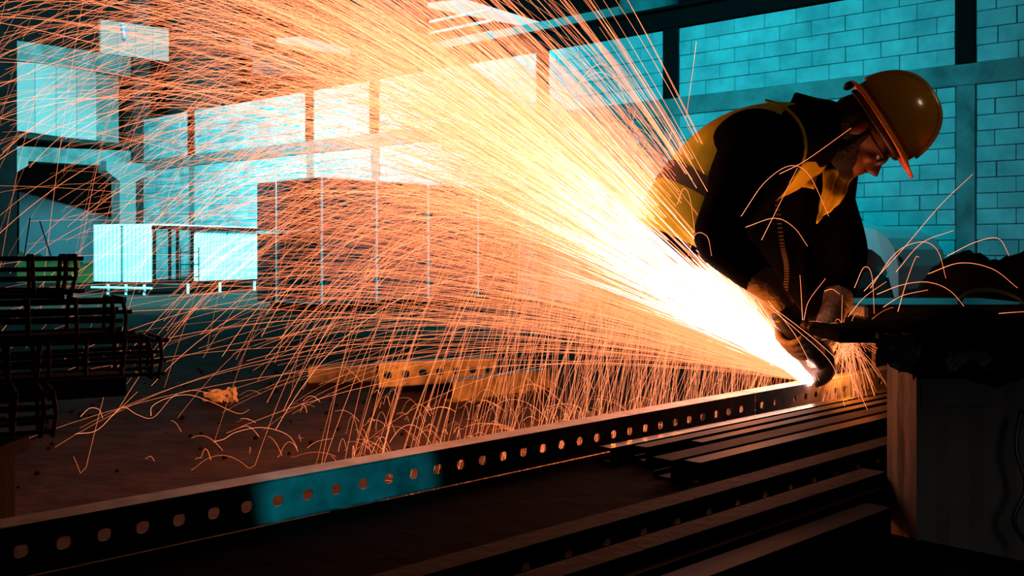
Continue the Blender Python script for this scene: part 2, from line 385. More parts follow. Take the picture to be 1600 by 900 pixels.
# beyond the opening: ramp wall and grass bank
t = thing('ramp', (-14.5, 31, 0), 'grey concrete ramp wall sloping down behind the left opening', 'ramp')
bm = new_bm(); a, b = W(30, 300, 30), W(178, 342, 30.5)
hexa(bm, [(a.x, 30, 0), (b.x, 30.5, 0), (b.x, 31, 0), (a.x, 30.5, 0), a, b, b+Y3*.5, a+Y3*.5]); part('wall_face', bm, M['ramp'], t)
bm = new_bm()
n = 16
rows = []
for j in range(4):
    row = []
    for i in range(n+1):
        f = i/n; x = (30-800)/F*29+f*(2.9); h = [0, .55, .8, .3][j]*(1-.45*f)*(1+.12*math.sin(i*2.1+j)); row.append(bm.verts.new((x, 28.2+.45*j, max(0, h))))
    rows.append(row)
for A_, B_ in zip(rows, rows[1:]):
    for i in range(n): bm.faces.new((A_[i], A_[i+1], B_[i+1], B_[i]))
tag(build('grass_bank', bm, M['hill'], smooth=True), 'low green grass bank at the foot of the ramp wall', 'bank', kind='stuff')

# ================================================================== BACKGROUND THINGS
# ---- pale sheet-clad cabin left of centre
cb = thing('site_cabin', (-7.1, 21, 0), 'pale sheet-clad cabin with an open frame bay and two bright panels', 'cabin')
zb, zt = z_at(441, 20.0), z_at(352, 20.0)
pA, pB, pE = Vector((W(146, 0, 20.6).x, 20.6, 0)), Vector((W(240, 0, 20.0).x, 20.0, 0)), Vector((W(405, 0, 22.6).x, 22.6, 0))
def ribbed(a, b, z0, z1, n, nrm, amp=.02):
    bm = new_bm(); vs = []
    for i in range(n*2+1):
        p = a+(b-a)*(i/(n*2))+nrm*(amp if (i//1) % 2 else 0)
        vs.append((bm.verts.new(p+Z3*z0), bm.verts.new(p+Z3*z1), bm.verts.new(p-nrm*.05+Z3*z1), bm.verts.new(p-nrm*.05+Z3*z0)))
    for u, v in zip(vs, vs[1:]):
        for k in range(4): bm.faces.new((u[k], u[(k+1) % 4], v[(k+1) % 4], v[k]))
    bm.faces.new(vs[0]); bm.faces.new(vs[-1]); return bm
nA = Vector((0, -1, 0)); mid = pA+(pB-pA)*.47
part('side_panel', ribbed(pA, mid-X3*.03, zb, zt, 7, nA), M['sheet'], cb); part('side_panel', ribbed(mid+X3*.03, pB-X3*.05, zb, zt, 7, nA), M['sheet'], cb)
dF = (pE-pB); Lf = dF.length; dF.normalize(); nF = Vector((dF.y, -dF.x, 0))
def fr(px):
    k = (px-800)/F; return (pB.x-k*pB.y)/(k*dF.y-dF.x)
for x0, x1 in ((fr(305), fr(329.5)), (fr(330.5), fr(354)), (fr(356.5), fr(405))): part('front_panel', ribbed(pB+dF*x0, pB+dF*x1, zb, zt-.06, 5, nF), M['sheet'], cb)
for px in (241, 265, 277, 300): bm = new_bm(); obox(bm, pB+dF*fr(px), dF, nF, Z3, -.02, .02, -.02, .03, zb, zt); part('frame_post', bm, M['darksteel'], cb)
bm = new_bm(); obox(bm, pB, dF, nF, Z3, 0, Lf, -.1, .12, zt-.07, zt); part('roof_edge', bm, M['darksteel'], cb)
bm = new_bm(); hexa(bm, [pA+Z3*(zt), pB+Z3*zt, pE+Z3*zt, pE+pA-pB+Z3*zt]+[p+Z3*(zt+.03) for p in (pA, pB, pE, pE+pA-pB)]); part('roof', bm, M['sheet'], cb)
bm = new_bm(); hexa(bm, [pA+Z3*(zb-.05), pB+Z3*(zb-.05), pE+Z3*(zb-.05), pE+pA-pB+Z3*(zb-.05)]+[p+Z3*zb for p in (pA, pB, pE, pE+pA-pB)]); part('floor_frame', bm, M['darksteel'], cb)
bm = new_bm(); obox(bm, pE, (pA-pB).normalized(), nF, Z3, 0, (pA-pB).length, -.03, 0, zb, zt); part('rear_panel', bm, M['panel'], cb)
for f in (.25, .55, .85):
    bm = new_bm(); p = pA+(pB-pA)*f; tube(bm, [p, p+Z3*(zb-.05)], .03, 6); part('leg', bm, M['paleframe'], cb)
for f in (.3, .6, .95):
    bm = new_bm(); p = pB+dF*Lf*f; tube(bm, [p, p+Z3*(zb-.05)], .03, 6); part('leg', bm, M['paleframe'], cb)
bm = new_bm(); tube(bm, [pA+Z3*.14-Y3*.1, pB+Z3*.14-Y3*.1], .025, 6); part('rail', bm, M['paleframe'], cb)
lad = thing('ladder', pB+dF*fr(283)+nF*.25, 'thin dark step ladder leaning in the open bay of the cabin', 'ladder')
for px in (268, 297):
    bm = new_bm(); p = pB+dF*fr(px)+nF*.25; tube(bm, [p, p+Z3*.95], .012, 5); part('stile', bm, M['darksteel'], lad)
for z in (.35, .6, .85):
    bm = new_bm(); tube(bm, [pB+dF*fr(268)+nF*.25+Z3*z, pB+dF*fr(297)+nF*.25+Z3*z], .01, 5); part('rung', bm, M['darksteel'], lad)
# ---- two-storey row of dark storage boxes
K = Vector((W(500, 0, 14).x, 14.0, 0)); zs = (.12, z_at(362, 14), z_at(277, 14))
def rs(px):
    k = (px-800)/F; return (K.x-k*K.y)/(k*dL.y-dL.x)
marks = [0, rs(586), rs(667), rs(745), rs(745)+1.02]
ordn = ['nearest', 'second', 'third', 'farthest']
for lv in (0, 1):
    for i in range(4):
        a, b = marks[i]+.01, marks[i+1]-.01; z0, z1 = zs[lv]+.01, zs[lv+1]-.01
        st = thing('storage_box', K+dL*a+Z3*z0, f'{ordn[i]} dark steel box of the {"upper" if lv else "lower"} row with pale edge strips', 'storage box', 'stacked dark boxes')
        bm = new_bm(); obox(bm, K, dL, dW, Z3, a, b, .0, 1.5, z0, z1); part('body', bm, M['darkbox'], st)
        bm = new_bm(); obox(bm, K, dL, dW, Z3, a-.0, a+.025, -.02, .012, z0, z1); part('corner_strip', bm, M['paleframe'], st)
        bm = new_bm(); obox(bm, K, dL, dW, Z3, a+.1, (a+b)/2-.02, -.012, .01, z0+.08, z1-.08); part('door', bm, M['darkbox'], st)
        bm = new_bm(); obox(bm, K, dL, dW, Z3, (a+b)/2+.02, b-.08, -.012, .01, z0+.08, z1-.08); part('door', bm, M['darkbox'], st)
        if lv == 1:
            bm = new_bm(); obox(bm, K, dL, dW, Z3, a, b, -.02, 1.5, z1-.0, z1+.018); part('roof_sheet', bm, M['paleframe'], st)
        if i == 0:
            bm = new_bm(); obox(bm, K, dL, dW, Z3, -.02, .0, .05, 1.02 if lv == 0 else 1.5, z0-.0, z0+.02); part('end_strip', bm, M['paleframe'], st)
            bm = new_bm(); obox(bm, K, dL, dW, Z3, -.015, .0, 1.0, 1.012, z0, z1); part('end_strip', bm, M['paleframe'], st)
bm = new_bm(); obox(bm, K, dL, dW, Z3, .1, marks[-1], .1, 1.3, 0, .12)
tag(build('skid', bm, M['timber']), 'dark timber skid under the lower row of steel boxes', 'skid')
# ================================================================== STEEL CHANNELS
dR = Vector((1650, 1585, 0)).normalized(); nR = Vector((dR.y, -dR.x, 0))     # along the stack; toward the viewer
def channel_bm(o, d, n, L0, L1, h, fl, th=.003, holes=True, pitch=.055, hr=.0085, flip=1, first=.03, mi=.004):
    """C channel: web with punched holes facing n, flanges going away from n; top edge at o"""
    bm = new_bm(); o = Vector(o)
    P = lambda x, y, z: o+d*x-n*y*flip+Z3*z
    def face(pts): bm.faces.new([bm.verts.new(p) for p in pts])
    def holed(x0, x1, cx):
        ring = []
        for k in range(16):
            a = 2*math.pi*k/16; ring.append((cx+hr*1.15*math.copysign(abs(math.cos(a))**.7, math.cos(a)), -h*.5+hr*math.copysign(abs(math.sin(a))**.7, math.sin(a))))
        rect = []
        for k in range(16):
            a = 2*math.pi*k/16; c_, s_ = math.cos(a), math.sin(a); m_ = max(abs(c_), abs(s_))
            rect.append(((x0+x1)/2+(x1-x0)/2*c_/m_, -h*.5+h*.5*s_/m_))
        for y in (0, th):
            A = [bm.verts.new(P(u, y, v)) for u, v in ring]; B = [bm.verts.new(P(u, y, v)) for u, v in rect]
            for k in range(16): bm.faces.new((A[k], A[(k+1) % 16], B[(k+1) % 16], B[k]))
        A = [bm.verts.new(P(u, 0, v)) for u, v in ring]; B = [bm.verts.new(P(u, th, v)) for u, v in ring]
        for k in range(16): bm.faces.new((A[k], A[(k+1) % 16], B[(k+1) % 16], B[k]))
    if holes:
        x = L0; k = 0
        while x < L1-1e-6:
            x1 = min(x+pitch, L1)
            if x1-x > pitch*.8: holed(x, x1, (x+x1)/2)
            else:
                face([P(x, 0, 0), P(x1, 0, 0), P(x1, 0, -h), P(x, 0, -h)]); face([P(x, th, 0), P(x1, th, 0), P(x1, th, -h), P(x, th, -h)])
            x = x1
    else:
        obox(bm, o, d, -n*flip, Z3, L0, L1, 0, th, -h, 0)
    obox(bm, o, d, -n*flip, Z3, L0, L1, 0, fl, -th, 0.0005); obox(bm, o, d, -n*flip, Z3, L0, L1, 0, fl, -h, -h+th)
    obox(bm, o, d, -n*flip, Z3, L0, L1, fl-th, fl, -th-.008, 0); obox(bm, o, d, -n*flip, Z3, L0, L1, fl-th, fl, -h, -h+.01)
    return bm
def steel_channel(name, y1290, D, px0, px1, h, fl, m, label, holes=True, lip=None, d=dR, n=nR, **k):
    o = W(1290, y1290, D)
    def s(px):
        kk = (px-800)/F; return (o.x-kk*o.y)/(kk*d.y-d.x)
    bm = channel_bm(o, d, n, s(px0), s(px1), h, fl, holes=holes, **k)
    return tag(build(name, bm, M[m]), label, 'channel', 'steel channels in the front stack')
dM = Vector((1604, 1585, 0)).normalized(); nM = Vector((dM.y, -dM.x, 0))
steel_channel('steel_channel', 594.5, 2.822, -420, 1180, .068, .05, 'galv', 'long punched galvanised channel being cut, running from lower left', d=dM, n=nM)
steel_channel('steel_channel', 594.5, 2.822, 1182, 1500, .068, .05, 'galv', 'punched channel end just beyond the joint, glowing orange under the grinder', d=dM, n=nM)
rails = [ # y at 1290, depth, start px, end px, h, fl, mat, label, holes
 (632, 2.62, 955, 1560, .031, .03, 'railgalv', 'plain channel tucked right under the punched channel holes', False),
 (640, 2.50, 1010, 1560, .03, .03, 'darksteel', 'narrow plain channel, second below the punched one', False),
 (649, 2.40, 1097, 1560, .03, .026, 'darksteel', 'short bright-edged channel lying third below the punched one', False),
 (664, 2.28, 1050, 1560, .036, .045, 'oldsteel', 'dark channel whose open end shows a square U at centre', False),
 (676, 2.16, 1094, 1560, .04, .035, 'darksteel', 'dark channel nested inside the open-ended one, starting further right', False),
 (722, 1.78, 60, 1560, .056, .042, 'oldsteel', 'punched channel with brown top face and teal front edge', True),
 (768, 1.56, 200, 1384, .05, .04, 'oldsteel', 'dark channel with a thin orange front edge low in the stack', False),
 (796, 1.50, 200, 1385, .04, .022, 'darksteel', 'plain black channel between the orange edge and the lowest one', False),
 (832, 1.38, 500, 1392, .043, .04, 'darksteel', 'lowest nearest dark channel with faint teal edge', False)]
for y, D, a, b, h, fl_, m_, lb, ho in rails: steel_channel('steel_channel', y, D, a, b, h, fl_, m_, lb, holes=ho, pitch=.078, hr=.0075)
# added black underlay that darkens the gaps between channels, then a trestle carrying the stack
o = W(1290, 594.5, 2.822); bm = new_bm(); obox(bm, (o.x, o.y, 0), dM, nM, Z3, -3.2, 1.4, .004, .62, .411, .4245); obox(bm, (o.x, o.y, 0), dM, nM, Z3, -3.2, -1.12, .58, 1.0, .411, .4245)
tag(build('dark_underlay', bm, M['plastic']), 'wide black underlay added to darken the gaps between the loose channels', 'board')
for i, (t_, lb) in enumerate(((.05, 'black timber trestle under the far end of the channel stack'), (-1.55, 'black timber trestle under the left end of the channel stack'))):
    o = W(1290, 594.5, 2.822)+dR*t_; root = thing('timber_trestle', (o.x, o.y, 0), lb, 'trestle', 'trestles')
    bm = new_bm(); obox(bm, (o.x, o.y, 0), dR, nR, Z3, -.04, .04, -.06, .58, .33, .41); part('bearer', bm, M['timber'], root)
    for a, b in ((-.02, -.2), (-.02, .2), (.5, -.2), (.5, .2)):
        bm = new_bm(); q = Vector((o.x, o.y, 0))+nR*a; tube(bm, [q+dR*b, q+Z3*.34], .022, 4); part('leg', bm, M['timber'], root)
# ---- offcuts of channel on the floor
def floor_channel(px0, py0, px1, py1, h, fl_, lab, holes, zb=0., hr=.02, pitch=.16, m='galv'):
    D0 = F*(HC-zb)/(py0-HY); D1 = F*(HC-zb)/(py1-HY)
    a = Vector(((px0-800)/F*D0, D0, zb+h)); b = Vector(((px1-800)/F*D1, D1, zb+h)); d = (b-a); L_ = d.length; d.normalize(); n = Vector((d.y, -d.x, 0))
    return tag(build('steel_offcut', channel_bm(a, d, n, 0, L_, h, fl_, th=.005, holes=holes, hr=hr, pitch=pitch), M[m]), lab, 'offcut', 'steel offcuts on the floor')
floor_channel(592, 606, 775, 594, .145, .09, 'pale punched steel offcut with a row of holes lying on the floor', True, zb=.05, hr=.022, pitch=.112)
floor_channel(482, 599, 588, 596, .11, .08, 'plain orange-lit steel offcut left of the punched one', False)
floor_channel(708, 629, 860, 607, .12, .08, 'tilted orange-lit steel offcut in front of the punched one', False)
bm = new_bm(); p = W(625, 600, 6.25); obox(bm, (p.x, p.y, 0), X3, Y3, Z3, 0, .45, -.02, .2, 0, .048); tag(build('batten', bm, M['timber']), 'short dark batten under the punched offcut', 'batten')
# ---- scraps on the floor
def crumple(name, c, r, m, lab, cat, seed, flat=.7, sub_=3, amp=.35):
    bm = new_bm(); g = bmesh.ops.create_icosphere(bm, subdivisions=sub_, radius=1)['verts']; q = random.Random(seed)
    off = {}
    for v in g:
        k = tuple(round(x*2.2) for x in v.co); off.setdefault(k, q.uniform(1-amp, 1+amp)); co = v.co*off[k]
        v.co = Vector((co.x*r[0], co.y*r[1], max(-r[2]*.9, co.z*r[2])))+Vector(c)
    return tag(build(name, bm, M[m]), lab, cat)
p = W(347, 625, 5.75)
crumple('paper_scrap', (p.x-.04, p.y, .035), (.06, .05, .04), 'paper', 'crumpled white paper scrap on the dark floor at left', 'paper', 3)
crumple('paper_scrap', (p.x+.05, p.y+.02, .03), (.035, .03, .05), 'paper', 'smaller upright twist of paper touching the crumpled scrap', 'paper', 8)
q = random.Random(11)
pb = new_bm()
for i in range(260):
    x, y = q.uniform(-3.2, 1.6), q.uniform(3.6, 7.5); r = q.uniform(.004, .014)
    g = bmesh.ops.create_icosphere(pb, subdivisions=1, radius=r)['verts']; bmesh.ops.translate(pb, verts=g, vec=(x, y, r*.5))
tag(build('gravel', pb, M['timber']), 'scattered grit and small stones on the dusty floor', 'grit', kind='stuff')
# ================================================================== REBAR CAGES (left)
dC = Vector((.87, .49, 0)).normalized(); nC = Vector((dC.y, -dC.x, 0))
def cage(pxr, ytop, ybot, D, L_, st, lab, wid=.13, seed=0):
    e = W(pxr, ytop, D); zt_ = e.z; zb_ = W(pxr, ybot, D).z; q_ = random.Random(seed)
    t = thing('rebar_cage', (e.x, e.y, zb_), lab, 'rebar cage', 'rebar cages stacked at the left')
    base = Vector((e.x, e.y, 0))
    for yo in (0, wid):
        for z in (zb_, (zb_*2+zt_)/3+.004, (zb_+zt_*2)/3, zt_):
            sag = q_.uniform(-.004, .004)
            bm = new_bm(); tube(bm, smoothpath([base-dC*L_-nC*yo+Z3*(z+sag), base-dC*L_*.5-nC*yo+Z3*(z-sag), base-nC*yo+Z3*z+dC*q_.uniform(.0, .03)], 4), .005, 6)
            part('long_bar', bm, M['rebar'], t)
    x = 0.0; k = 0
    while x < L_:
        for dx in ((0, .017) if k % 3 == 0 else (0,)):
            b = base-dC*(x+dx); o_ = .007
            c4 = [b+nC*o_+Z3*(zb_-o_), b+nC*o_+Z3*(zt_+o_), b-nC*(wid+o_)+Z3*(zt_+o_), b-nC*(wid+o_)+Z3*(zb_-o_)]
            c4 = [c+dC*q_.uniform(-.006, .006) for c in c4]
            if k == 0: c4.insert(1, (c4[0]+c4[1])/2+dC*.006)
            bm = new_bm(); tube(bm, c4+[c4[0]], .0048, 6); part('stirrup', bm, M['rebar'], t)
        x += st*q_.uniform(.9, 1.1); k += 1
cage(113, 404, 455, 2.32, .62, .083, 'topmost rebar cage of the left stack, shortest reach', seed=1)
cage(190, 471, 520, 2.30, .75, .10, 'second rebar cage from the top in the left stack', seed=2)
cage(246, 532, 584, 2.36, .85, .078, 'widest rebar cage of the left stack reaching furthest right', seed=3)
cage(79, 616, 674, 2.05, .55, .06, 'lowest rebar cage of the left stack near the floor', seed=4)
for i, (px, y, D, lb) in enumerate(((100, 462, 2.34, 'black batten between the topmost and second rebar cages'), (165, 524, 2.33, 'black batten between the second and widest rebar cages'), (196, 603, 2.30, 'thick black batten under the widest rebar cage'))):
    p = W(px, y, D); bm = new_bm(); hh = (.006, .007, .021)[i]; obox(bm, (p.x, p.y, p.z), dC, -nC, Z3, -.9, 0, -.01, .15, -hh, hh)
    tag(build('batten', bm, M['timber']), lb, 'batten')
rt = thing('timber_stand', (-1.3, 1.9, 0), 'dark timber stand carrying the stack of rebar cages', 'stand')
for x in (-1.45, -1.05):
    for y in (1.75, 2.05):
        bm = new_bm(); box(bm, x-.03, x+.03, y-.03, y+.03, 0, .44); part('leg', bm, M['timber'], rt)
bm = new_bm(); box(bm, -1.6, -1.0, 1.7, 2.1, .44, .47); part('shelf', bm, M['timber'], rt)
for k, (a, b) in enumerate((((47, 340), (38, 400)), ((62, 345), (80, 402)))):
    bm = new_bm(); tube(bm, [W(*a, 2.4), W(*b, 2.4)], .0015, 5)
    tag(build('tie_wire', bm, M['rebar']), ('thin tie wire leaning left above the topmost cage', 'thin tie wire leaning right above the topmost cage')[k], 'wire')
# ================================================================== CARTON, PLASTIC, BOARD (right foreground)
kx = W(1432, 600, 1.5)
ct = thing('tall_carton', (kx.x, kx.y, 0), 'tall grey-brown cardboard carton wrapped in creases at the right edge', 'carton')
zc = W(1432, 588, 1.5).z; lf = Vector((.023, .18, 0)); rt_ = Vector((.235, .02, 0))
def creased(a, v, z0, z1, nx, nz, seed, amp, out):
    q_ = random.Random(seed); bm = new_bm(); G = []
    for i in range(nx+1):
        fold = amp*(.9 if i % 2 else -.3)*q_.uniform(.3, 1)
        col = []
        for j in range(nz+1):
            e = 0 if i in (0, nx) else 1
            col.append(bm.verts.new(Vector(a)+v*(i/nx)+out*(fold*e+q_.uniform(-1, 1)*amp*.35*e)+Z3*(z0+(z1-z0)*j/nz)))
        G.append(col)
    for A_, B_ in zip(G, G[1:]):
        for j in range(nz): bm.faces.new((A_[j], B_[j], B_[j+1], A_[j+1]))
    return bm
k0 = Vector((kx.x, kx.y, 0))
part('left_face', creased(k0, lf, 0, zc, 5, 12, 1, .004, Vector((-.9, -.35, 0))), M['carton'], ct)
part('front_face', creased(k0, rt_, 0, zc-.004, 9, 14, 2, .007, Vector((0, -1, 0))), M['carton'], ct)
part('back_face', creased(k0+lf, rt_, 0, zc, 4, 4, 3, .002, Vector((0, 1, 0))), M['carton'], ct)
part('right_face', creased(k0+rt_, lf, 0, zc, 4, 4, 4, .002, Vector((1, 0, 0))), M['carton'], ct)
bm = new_bm(); o_ = Vector((0, -.0045, 0)); P0 = k0+rt_*.02+Z3*(zc-.005)+o_; P1 = k0+rt_*.56+Z3*(zc-.005)+o_
quad(bm, P0, P1, P1-Z3*.04+o_, P0-Z3*.037+o_); part('flap', bm, M['carton'], ct)
# black board over the carton and sagging plastic
bd = W(1273, 512, 1.62); bm = new_bm()
G = []
q_ = random.Random(4); nx_ = 40
for i in range(nx_+1):
    x = bd.x + .62*i/nx_; col = []
    for j in range(9):
        y = 1.50+.15*j/8
        hump = .028*math.exp(-((x-(bd.x+.215))/.085)**2)*math.exp(-((y-1.6)/.12)**2) + .012*math.exp(-((x-(bd.x+.42))/.1)**2)
        z = bd.z+.006+hump+.003*math.sin(x*60+y*30)+q_.uniform(-.0015, .0015)
        if x > bd.x+.1 and j == 0: z -= .018+.012*math.sin(x*45)**2
        col.append(bm.verts.new((x, y, z)))
    G.append(col)
for A_, B_ in zip(G, G[1:]):
    for j in range(8): bm.faces.new((A_[j], B_[j], B_[j+1], A_[j+1]))
o = tag(build('plastic_sheet', bm, M['plastic'], smooth=True), 'black plastic sheet lying in a hump on top of the tall carton', 'sheet')
s = o.modifiers.new('s', 'SOLIDIFY'); s.thickness = .006
bm = new_bm(); box(bm, bd.x, bd.x+.66, 1.5, 1.65, bd.z-.014, bd.z+.002); bevel(bm, .003)
tag(build('black_board', bm, M['plastic']), 'black board under the plastic sheet, poking out left toward the grinder', 'board')
def drape(px0, px1, y0, y1, D, seed, m, lab, bulge=.02, dip=.3):
    a, b = W(px0, y0, D), W(px1, y1, D); bm = new_bm(); q_ = random.Random(seed); G = []; nx, nz = 26, 12
    ph = [q_.uniform(0, 6) for _ in range(5)]
    for i in range(nx+1):
        u = i/nx; col = []
        for j in range(nz+1):
            v = j/nz; low = 1-dip*(.5+.5*math.sin(u*7+ph[0]))
            z = a.z+(b.z-a.z)*v*low
            y = D-bulge*math.sin(math.pi*min(1, v*1.1))*(.6+.4*math.sin(u*13+ph[1]))-.006*math.sin(u*31+v*9+ph[2])-.004*math.sin(u*57-v*17+ph[3])
            col.append(bm.verts.new((a.x+(b.x-a.x)*u, y, z)))
        G.append(col)
    for A_, B_ in zip(G, G[1:]):
        for j in range(nz): bm.faces.new((A_[j], B_[j], B_[j+1], A_[j+1]))
    o = tag(build('plastic_skirt', bm, M[m], smooth=True), lab, 'plastic'); s_ = o.modifiers.new('s', 'SOLIDIFY'); s_.thickness = .002
    return o
drape(1368, 1442, 522, 582, 1.475, 1, 'greyplastic', 'grey-lit puffed plastic hanging at the left corner of the carton', .03)
drape(1425, 1610, 520, 598, 1.462, 2, 'plastic', 'black crumpled plastic hanging over the front of the carton', .022)
drape(1478, 1545, 548, 580, 1.44, 5, 'greyplastic', 'small grey twist of plastic on the black crumpled skirt', .012, .6)
bm = new_bm(); tube(bm, smoothpath([W(1596, 640, 1.42), W(1588, 700, 1.41), W(1603, 760, 1.4), W(1584, 812, 1.4), W(1604, 850, 1.4)], 8), .0035, 8)
tag(build('cable', bm, M['tool'], smooth=True), 'thin black cable hanging beside the carton at the right edge', 'cable')
# ================================================================== CAR, TARP HEAP, HOSE (right background)
fx = Vector((4.0, 10.5, 0)); dA = -dW; nA_ = -dL      # dA toward its nose (right), nA_ toward the viewer
car = thing('car', fx, 'white car parked along the block wall, mostly hidden behind the worker', 'car')
Lc, Wc = 3.3, 1.45
prof = [(-.0, .40), (.0, .70), (-.04, .88), (-.12, 1.0), (-.26, 1.09), (-.50, 1.14), (-.80, 1.17), (-1.0, 1.28), (-1.3, 1.52), (-1.6, 1.58), (-2.6, 1.58), (-3.05, 1.45), (-3.25, 1.0), (-3.3, .6), (-3.26, .3)]
arch = lambda cx, r: [(cx+r*math.cos(a), .38+(r*1.55)*math.sin(a)) for a in [math.pi-math.pi*k/10 for k in range(11)]]
bottom = [(-3.26, .36)]+arch(-2.72, .33)+[(-2.3, .33), (-.85, .33)]+arch(-.38, .335)+[(-.02, .38)]
bm = new_bm(); pr = list(reversed(prof))[0:]; outline = bottom+prof
def cpt(x, y, z): return fx+dA*x+nA_*y+Z3*z
ins = lambda x, z: (.0 if z < .95 else (z-.95)*.28)
A_ = [bm.verts.new(cpt(x, .0-ins(x, z), z)) for x, z in outline]; B_ = [bm.verts.new(cpt(x, -Wc+ins(x, z), z)) for x, z in outline]
bm.faces.new(A_); bm.faces.new(list(reversed(B_)))
n_ = len(outline)
for i in range(n_): bm.faces.new((A_[i], A_[(i+1) % n_], B_[(i+1) % n_], B_[i]))
bmesh.ops.triangulate(bm, faces=[f for f in bm.faces if len(f.verts) > 4])
part('car_body', bm, M['carpaint'], car)
for cx in (-.38, -2.72):
    for yo in (-.03, -Wc+.21):
        bm = new_bm(); tube(bm, [cpt(cx, yo, .33), cpt(cx, yo-.18, .33)], .31, 24); wh = part('wheel', bm, M['tyre'], car, False)
        bm = new_bm(); tube(bm, [cpt(cx, yo+.012, .31), cpt(cx, yo-.02, .31)], .16, 16); sub('hubcap', bm, M['darksteel'], wh, car)
bm = new_bm(); quad(bm, cpt(-1.12, -.075, 1.12), cpt(-2.9, -.075, 1.12), cpt(-2.75, -.165, 1.47), cpt(-1.42, -.165, 1.47)); part('side_window', bm, M['glass'], car)
bm = new_bm(); quad(bm, cpt(-.92, -.14, 1.2), cpt(-.92, -Wc+.14, 1.2), cpt(-1.31, -Wc+.22, 1.5), cpt(-1.31, -.22, 1.5)); bmesh.ops.translate(bm, verts=bm.verts, vec=dA*.03+Z3*.03); part('windscreen', bm, M['glass'], car)
bm = new_bm(); ell(bm, cpt(-.50, .11, 1.24), (dA, nA_, Z3), (.06, .10, .07)); mr_ = part('wing_mirror', bm, M['carpaint'], car, True)
bm = new_bm(); tube(bm, [cpt(-.50, .1, 1.18), cpt(-.54, -.05, 1.10)], .02, 6); sub('mirror_arm', bm, M['tool'], mr_, car)
bm = new_bm(); ell(bm, cpt(-.06, -.12, .76), (dA, nA_, Z3), (.06, .12, .07)); part('headlamp', bm, M['glass'], car, True)
bm = new_bm(); obox(bm, fx, dA, nA_, Z3, -.01, .03, -1.3, -.15, .32, .46); part('bumper', bm, M['tool'], car)
def mound(name, px0, px1, ytop, D, dep, m, lab, cat, seed, flat=3):
    a, b = W(px0, 0, D).x, W(px1, 0, D).x; zt_ = W(0, ytop, D).z; bm = new_bm(); G = []; q_ = random.Random(seed); nx, ny = 30, 12
    ph = [q_.uniform(0, 6) for _ in range(4)]
    for i in range(nx+1):
        u = i/nx*2-1; col = []
        for j in range(ny+1):
            v = j/ny*2-1; h = max(0, (1-abs(u)**flat))*max(0, 1-abs(v)**3); h = h**.5
            z = zt_*h*(1+.035*math.sin(u*9+ph[0])+.03*math.sin(v*7+u*5+ph[1]))+.015*math.sin(u*23+v*11)*h
            col.append(bm.verts.new(((a+b)/2+(b-a)/2*u, D+dep/2+dep/2*v, max(0, z))))
        G.append(col)
    for P_, Q_ in zip(G, G[1:]):
        for j in range(ny): bm.faces.new((P_[j], Q_[j], Q_[j+1], P_[j+1]))
    return tag(build(name, bm, M[m], smooth=True), lab, cat)
mound('covered_pile', 1440, 1780, 404, 5.6, .5, 'tarp', 'low pile under black tarpaulin in front of the wall at right', 'pile', 2, 6)
mound('covered_pile', 1190, 1420, 480, 4.3, .6, 'tarp', 'small dark heap behind the worker beside the white car', 'pile', 7, 4)
hb = W(1520, 480, 3.4); bm = new_bm(); box(bm, W(1352, 0, 3.4).x, W(1640, 0, 3.4).x, 3.4, 3.9, W(0, 500, 3.4).z, W(0, 476, 3.4).z); bevel(bm, .01)
bt = thing('bench', (1.5, 3.6, 0), 'teal-lit bench top behind the black board, a hose lying on it', 'bench')
part('top', bm, M['railgalv'], bt)
for x in (1.25, 1.8):
    for y in (3.45, 3.85):
        bm = new_bm(); box(bm, x-.02, x+.02, y-.02, y+.02, 0, W(0, 500, 3.4).z); part('leg', bm, M['darksteel'], bt)
bm = new_bm(); c_ = W(1552, 482, 3.45)
tube(bm, [c_+X3*.115*math.cos(a)+Z3*(.062*math.sin(a)+.0)+Y3*.05*math.sin(a) for a in [math.pi*k/24 for k in range(25)]], .008, 8)
tag(build('hose', bm, M['hose'], smooth=True), 'arched teal hose standing on the bench at the right edge', 'hose')
# ================================================================== THE WORKER
PR = thing('person', (W(1180, 400, 3.05).x, 3.05, 0), 'worker in yellow vest and orange hard hat bending over a sparking grinder', 'person')
uH = Vector((.84, -.30, .53)).normalized(); fH = Vector((.53, -.10, -.84)); fH = (fH-uH*fH.dot(uH)).normalized(); sH = uH.cross(fH).normalized()
BR = W(1378, 190, 2.86)                     # middle of the helmet brim plane
HD = BR-uH*.035-fH*.005
def H(f, s, u): return HD+fH*f+sH*s+uH*u
sh_n, el_n, wr_n = W(1190, 232, 2.83), W(1122, 372, 2.74), W(1200, 452, 2.63)
sh_f, el_f, wr_f = W(1268, 245, 3.18), W(1322, 392, 3.16), W(1306, 478, 2.98)
hip_n, kn_n, an_n = W(1085, 418, 2.98), W(1236, 560, 3.02), W(1205, 800, 3.05)
hip_f, kn_f, an_f = W(1085, 405, 3.14), W(1300, 515, 3.15), W(1350, 770, 3.34)
spine = [(1040, 428, .120, .165), (1066, 372, .138, .175), (1104, 306, .134, .178), (1154, 256, .134, .195), (1212, 233, .124, .20), (1258, 218, .096, .14), (1296, 206, .066, .072)]
SP = smoothpath([tuple(W(x, y, 3.0))+(a, b) for x, y, a, b in spine], 6)
def torso_ring(i, scale=1., n=32, a0=0, a1=2*math.pi):
    c = Vector(SP[i][:3]); p, q_ = SP[max(0, i-1)], SP[min(len(SP)-1, i+1)]
    t = (Vector(q_[:3])-Vector(p[:3])).normalized(); u = Y3.cross(t).normalized()
    if u.z < 0: u = -u
    ring = []
    for k in range(n):
        a = a0+(a1-a0)*k/(n if abs(a1-a0) > 6.2 else n-1)
        ring.append(c+u*math.cos(a)*(SP[i][3]+scale)+Y3*math.sin(a)*(SP[i][4]+scale))
    return ring
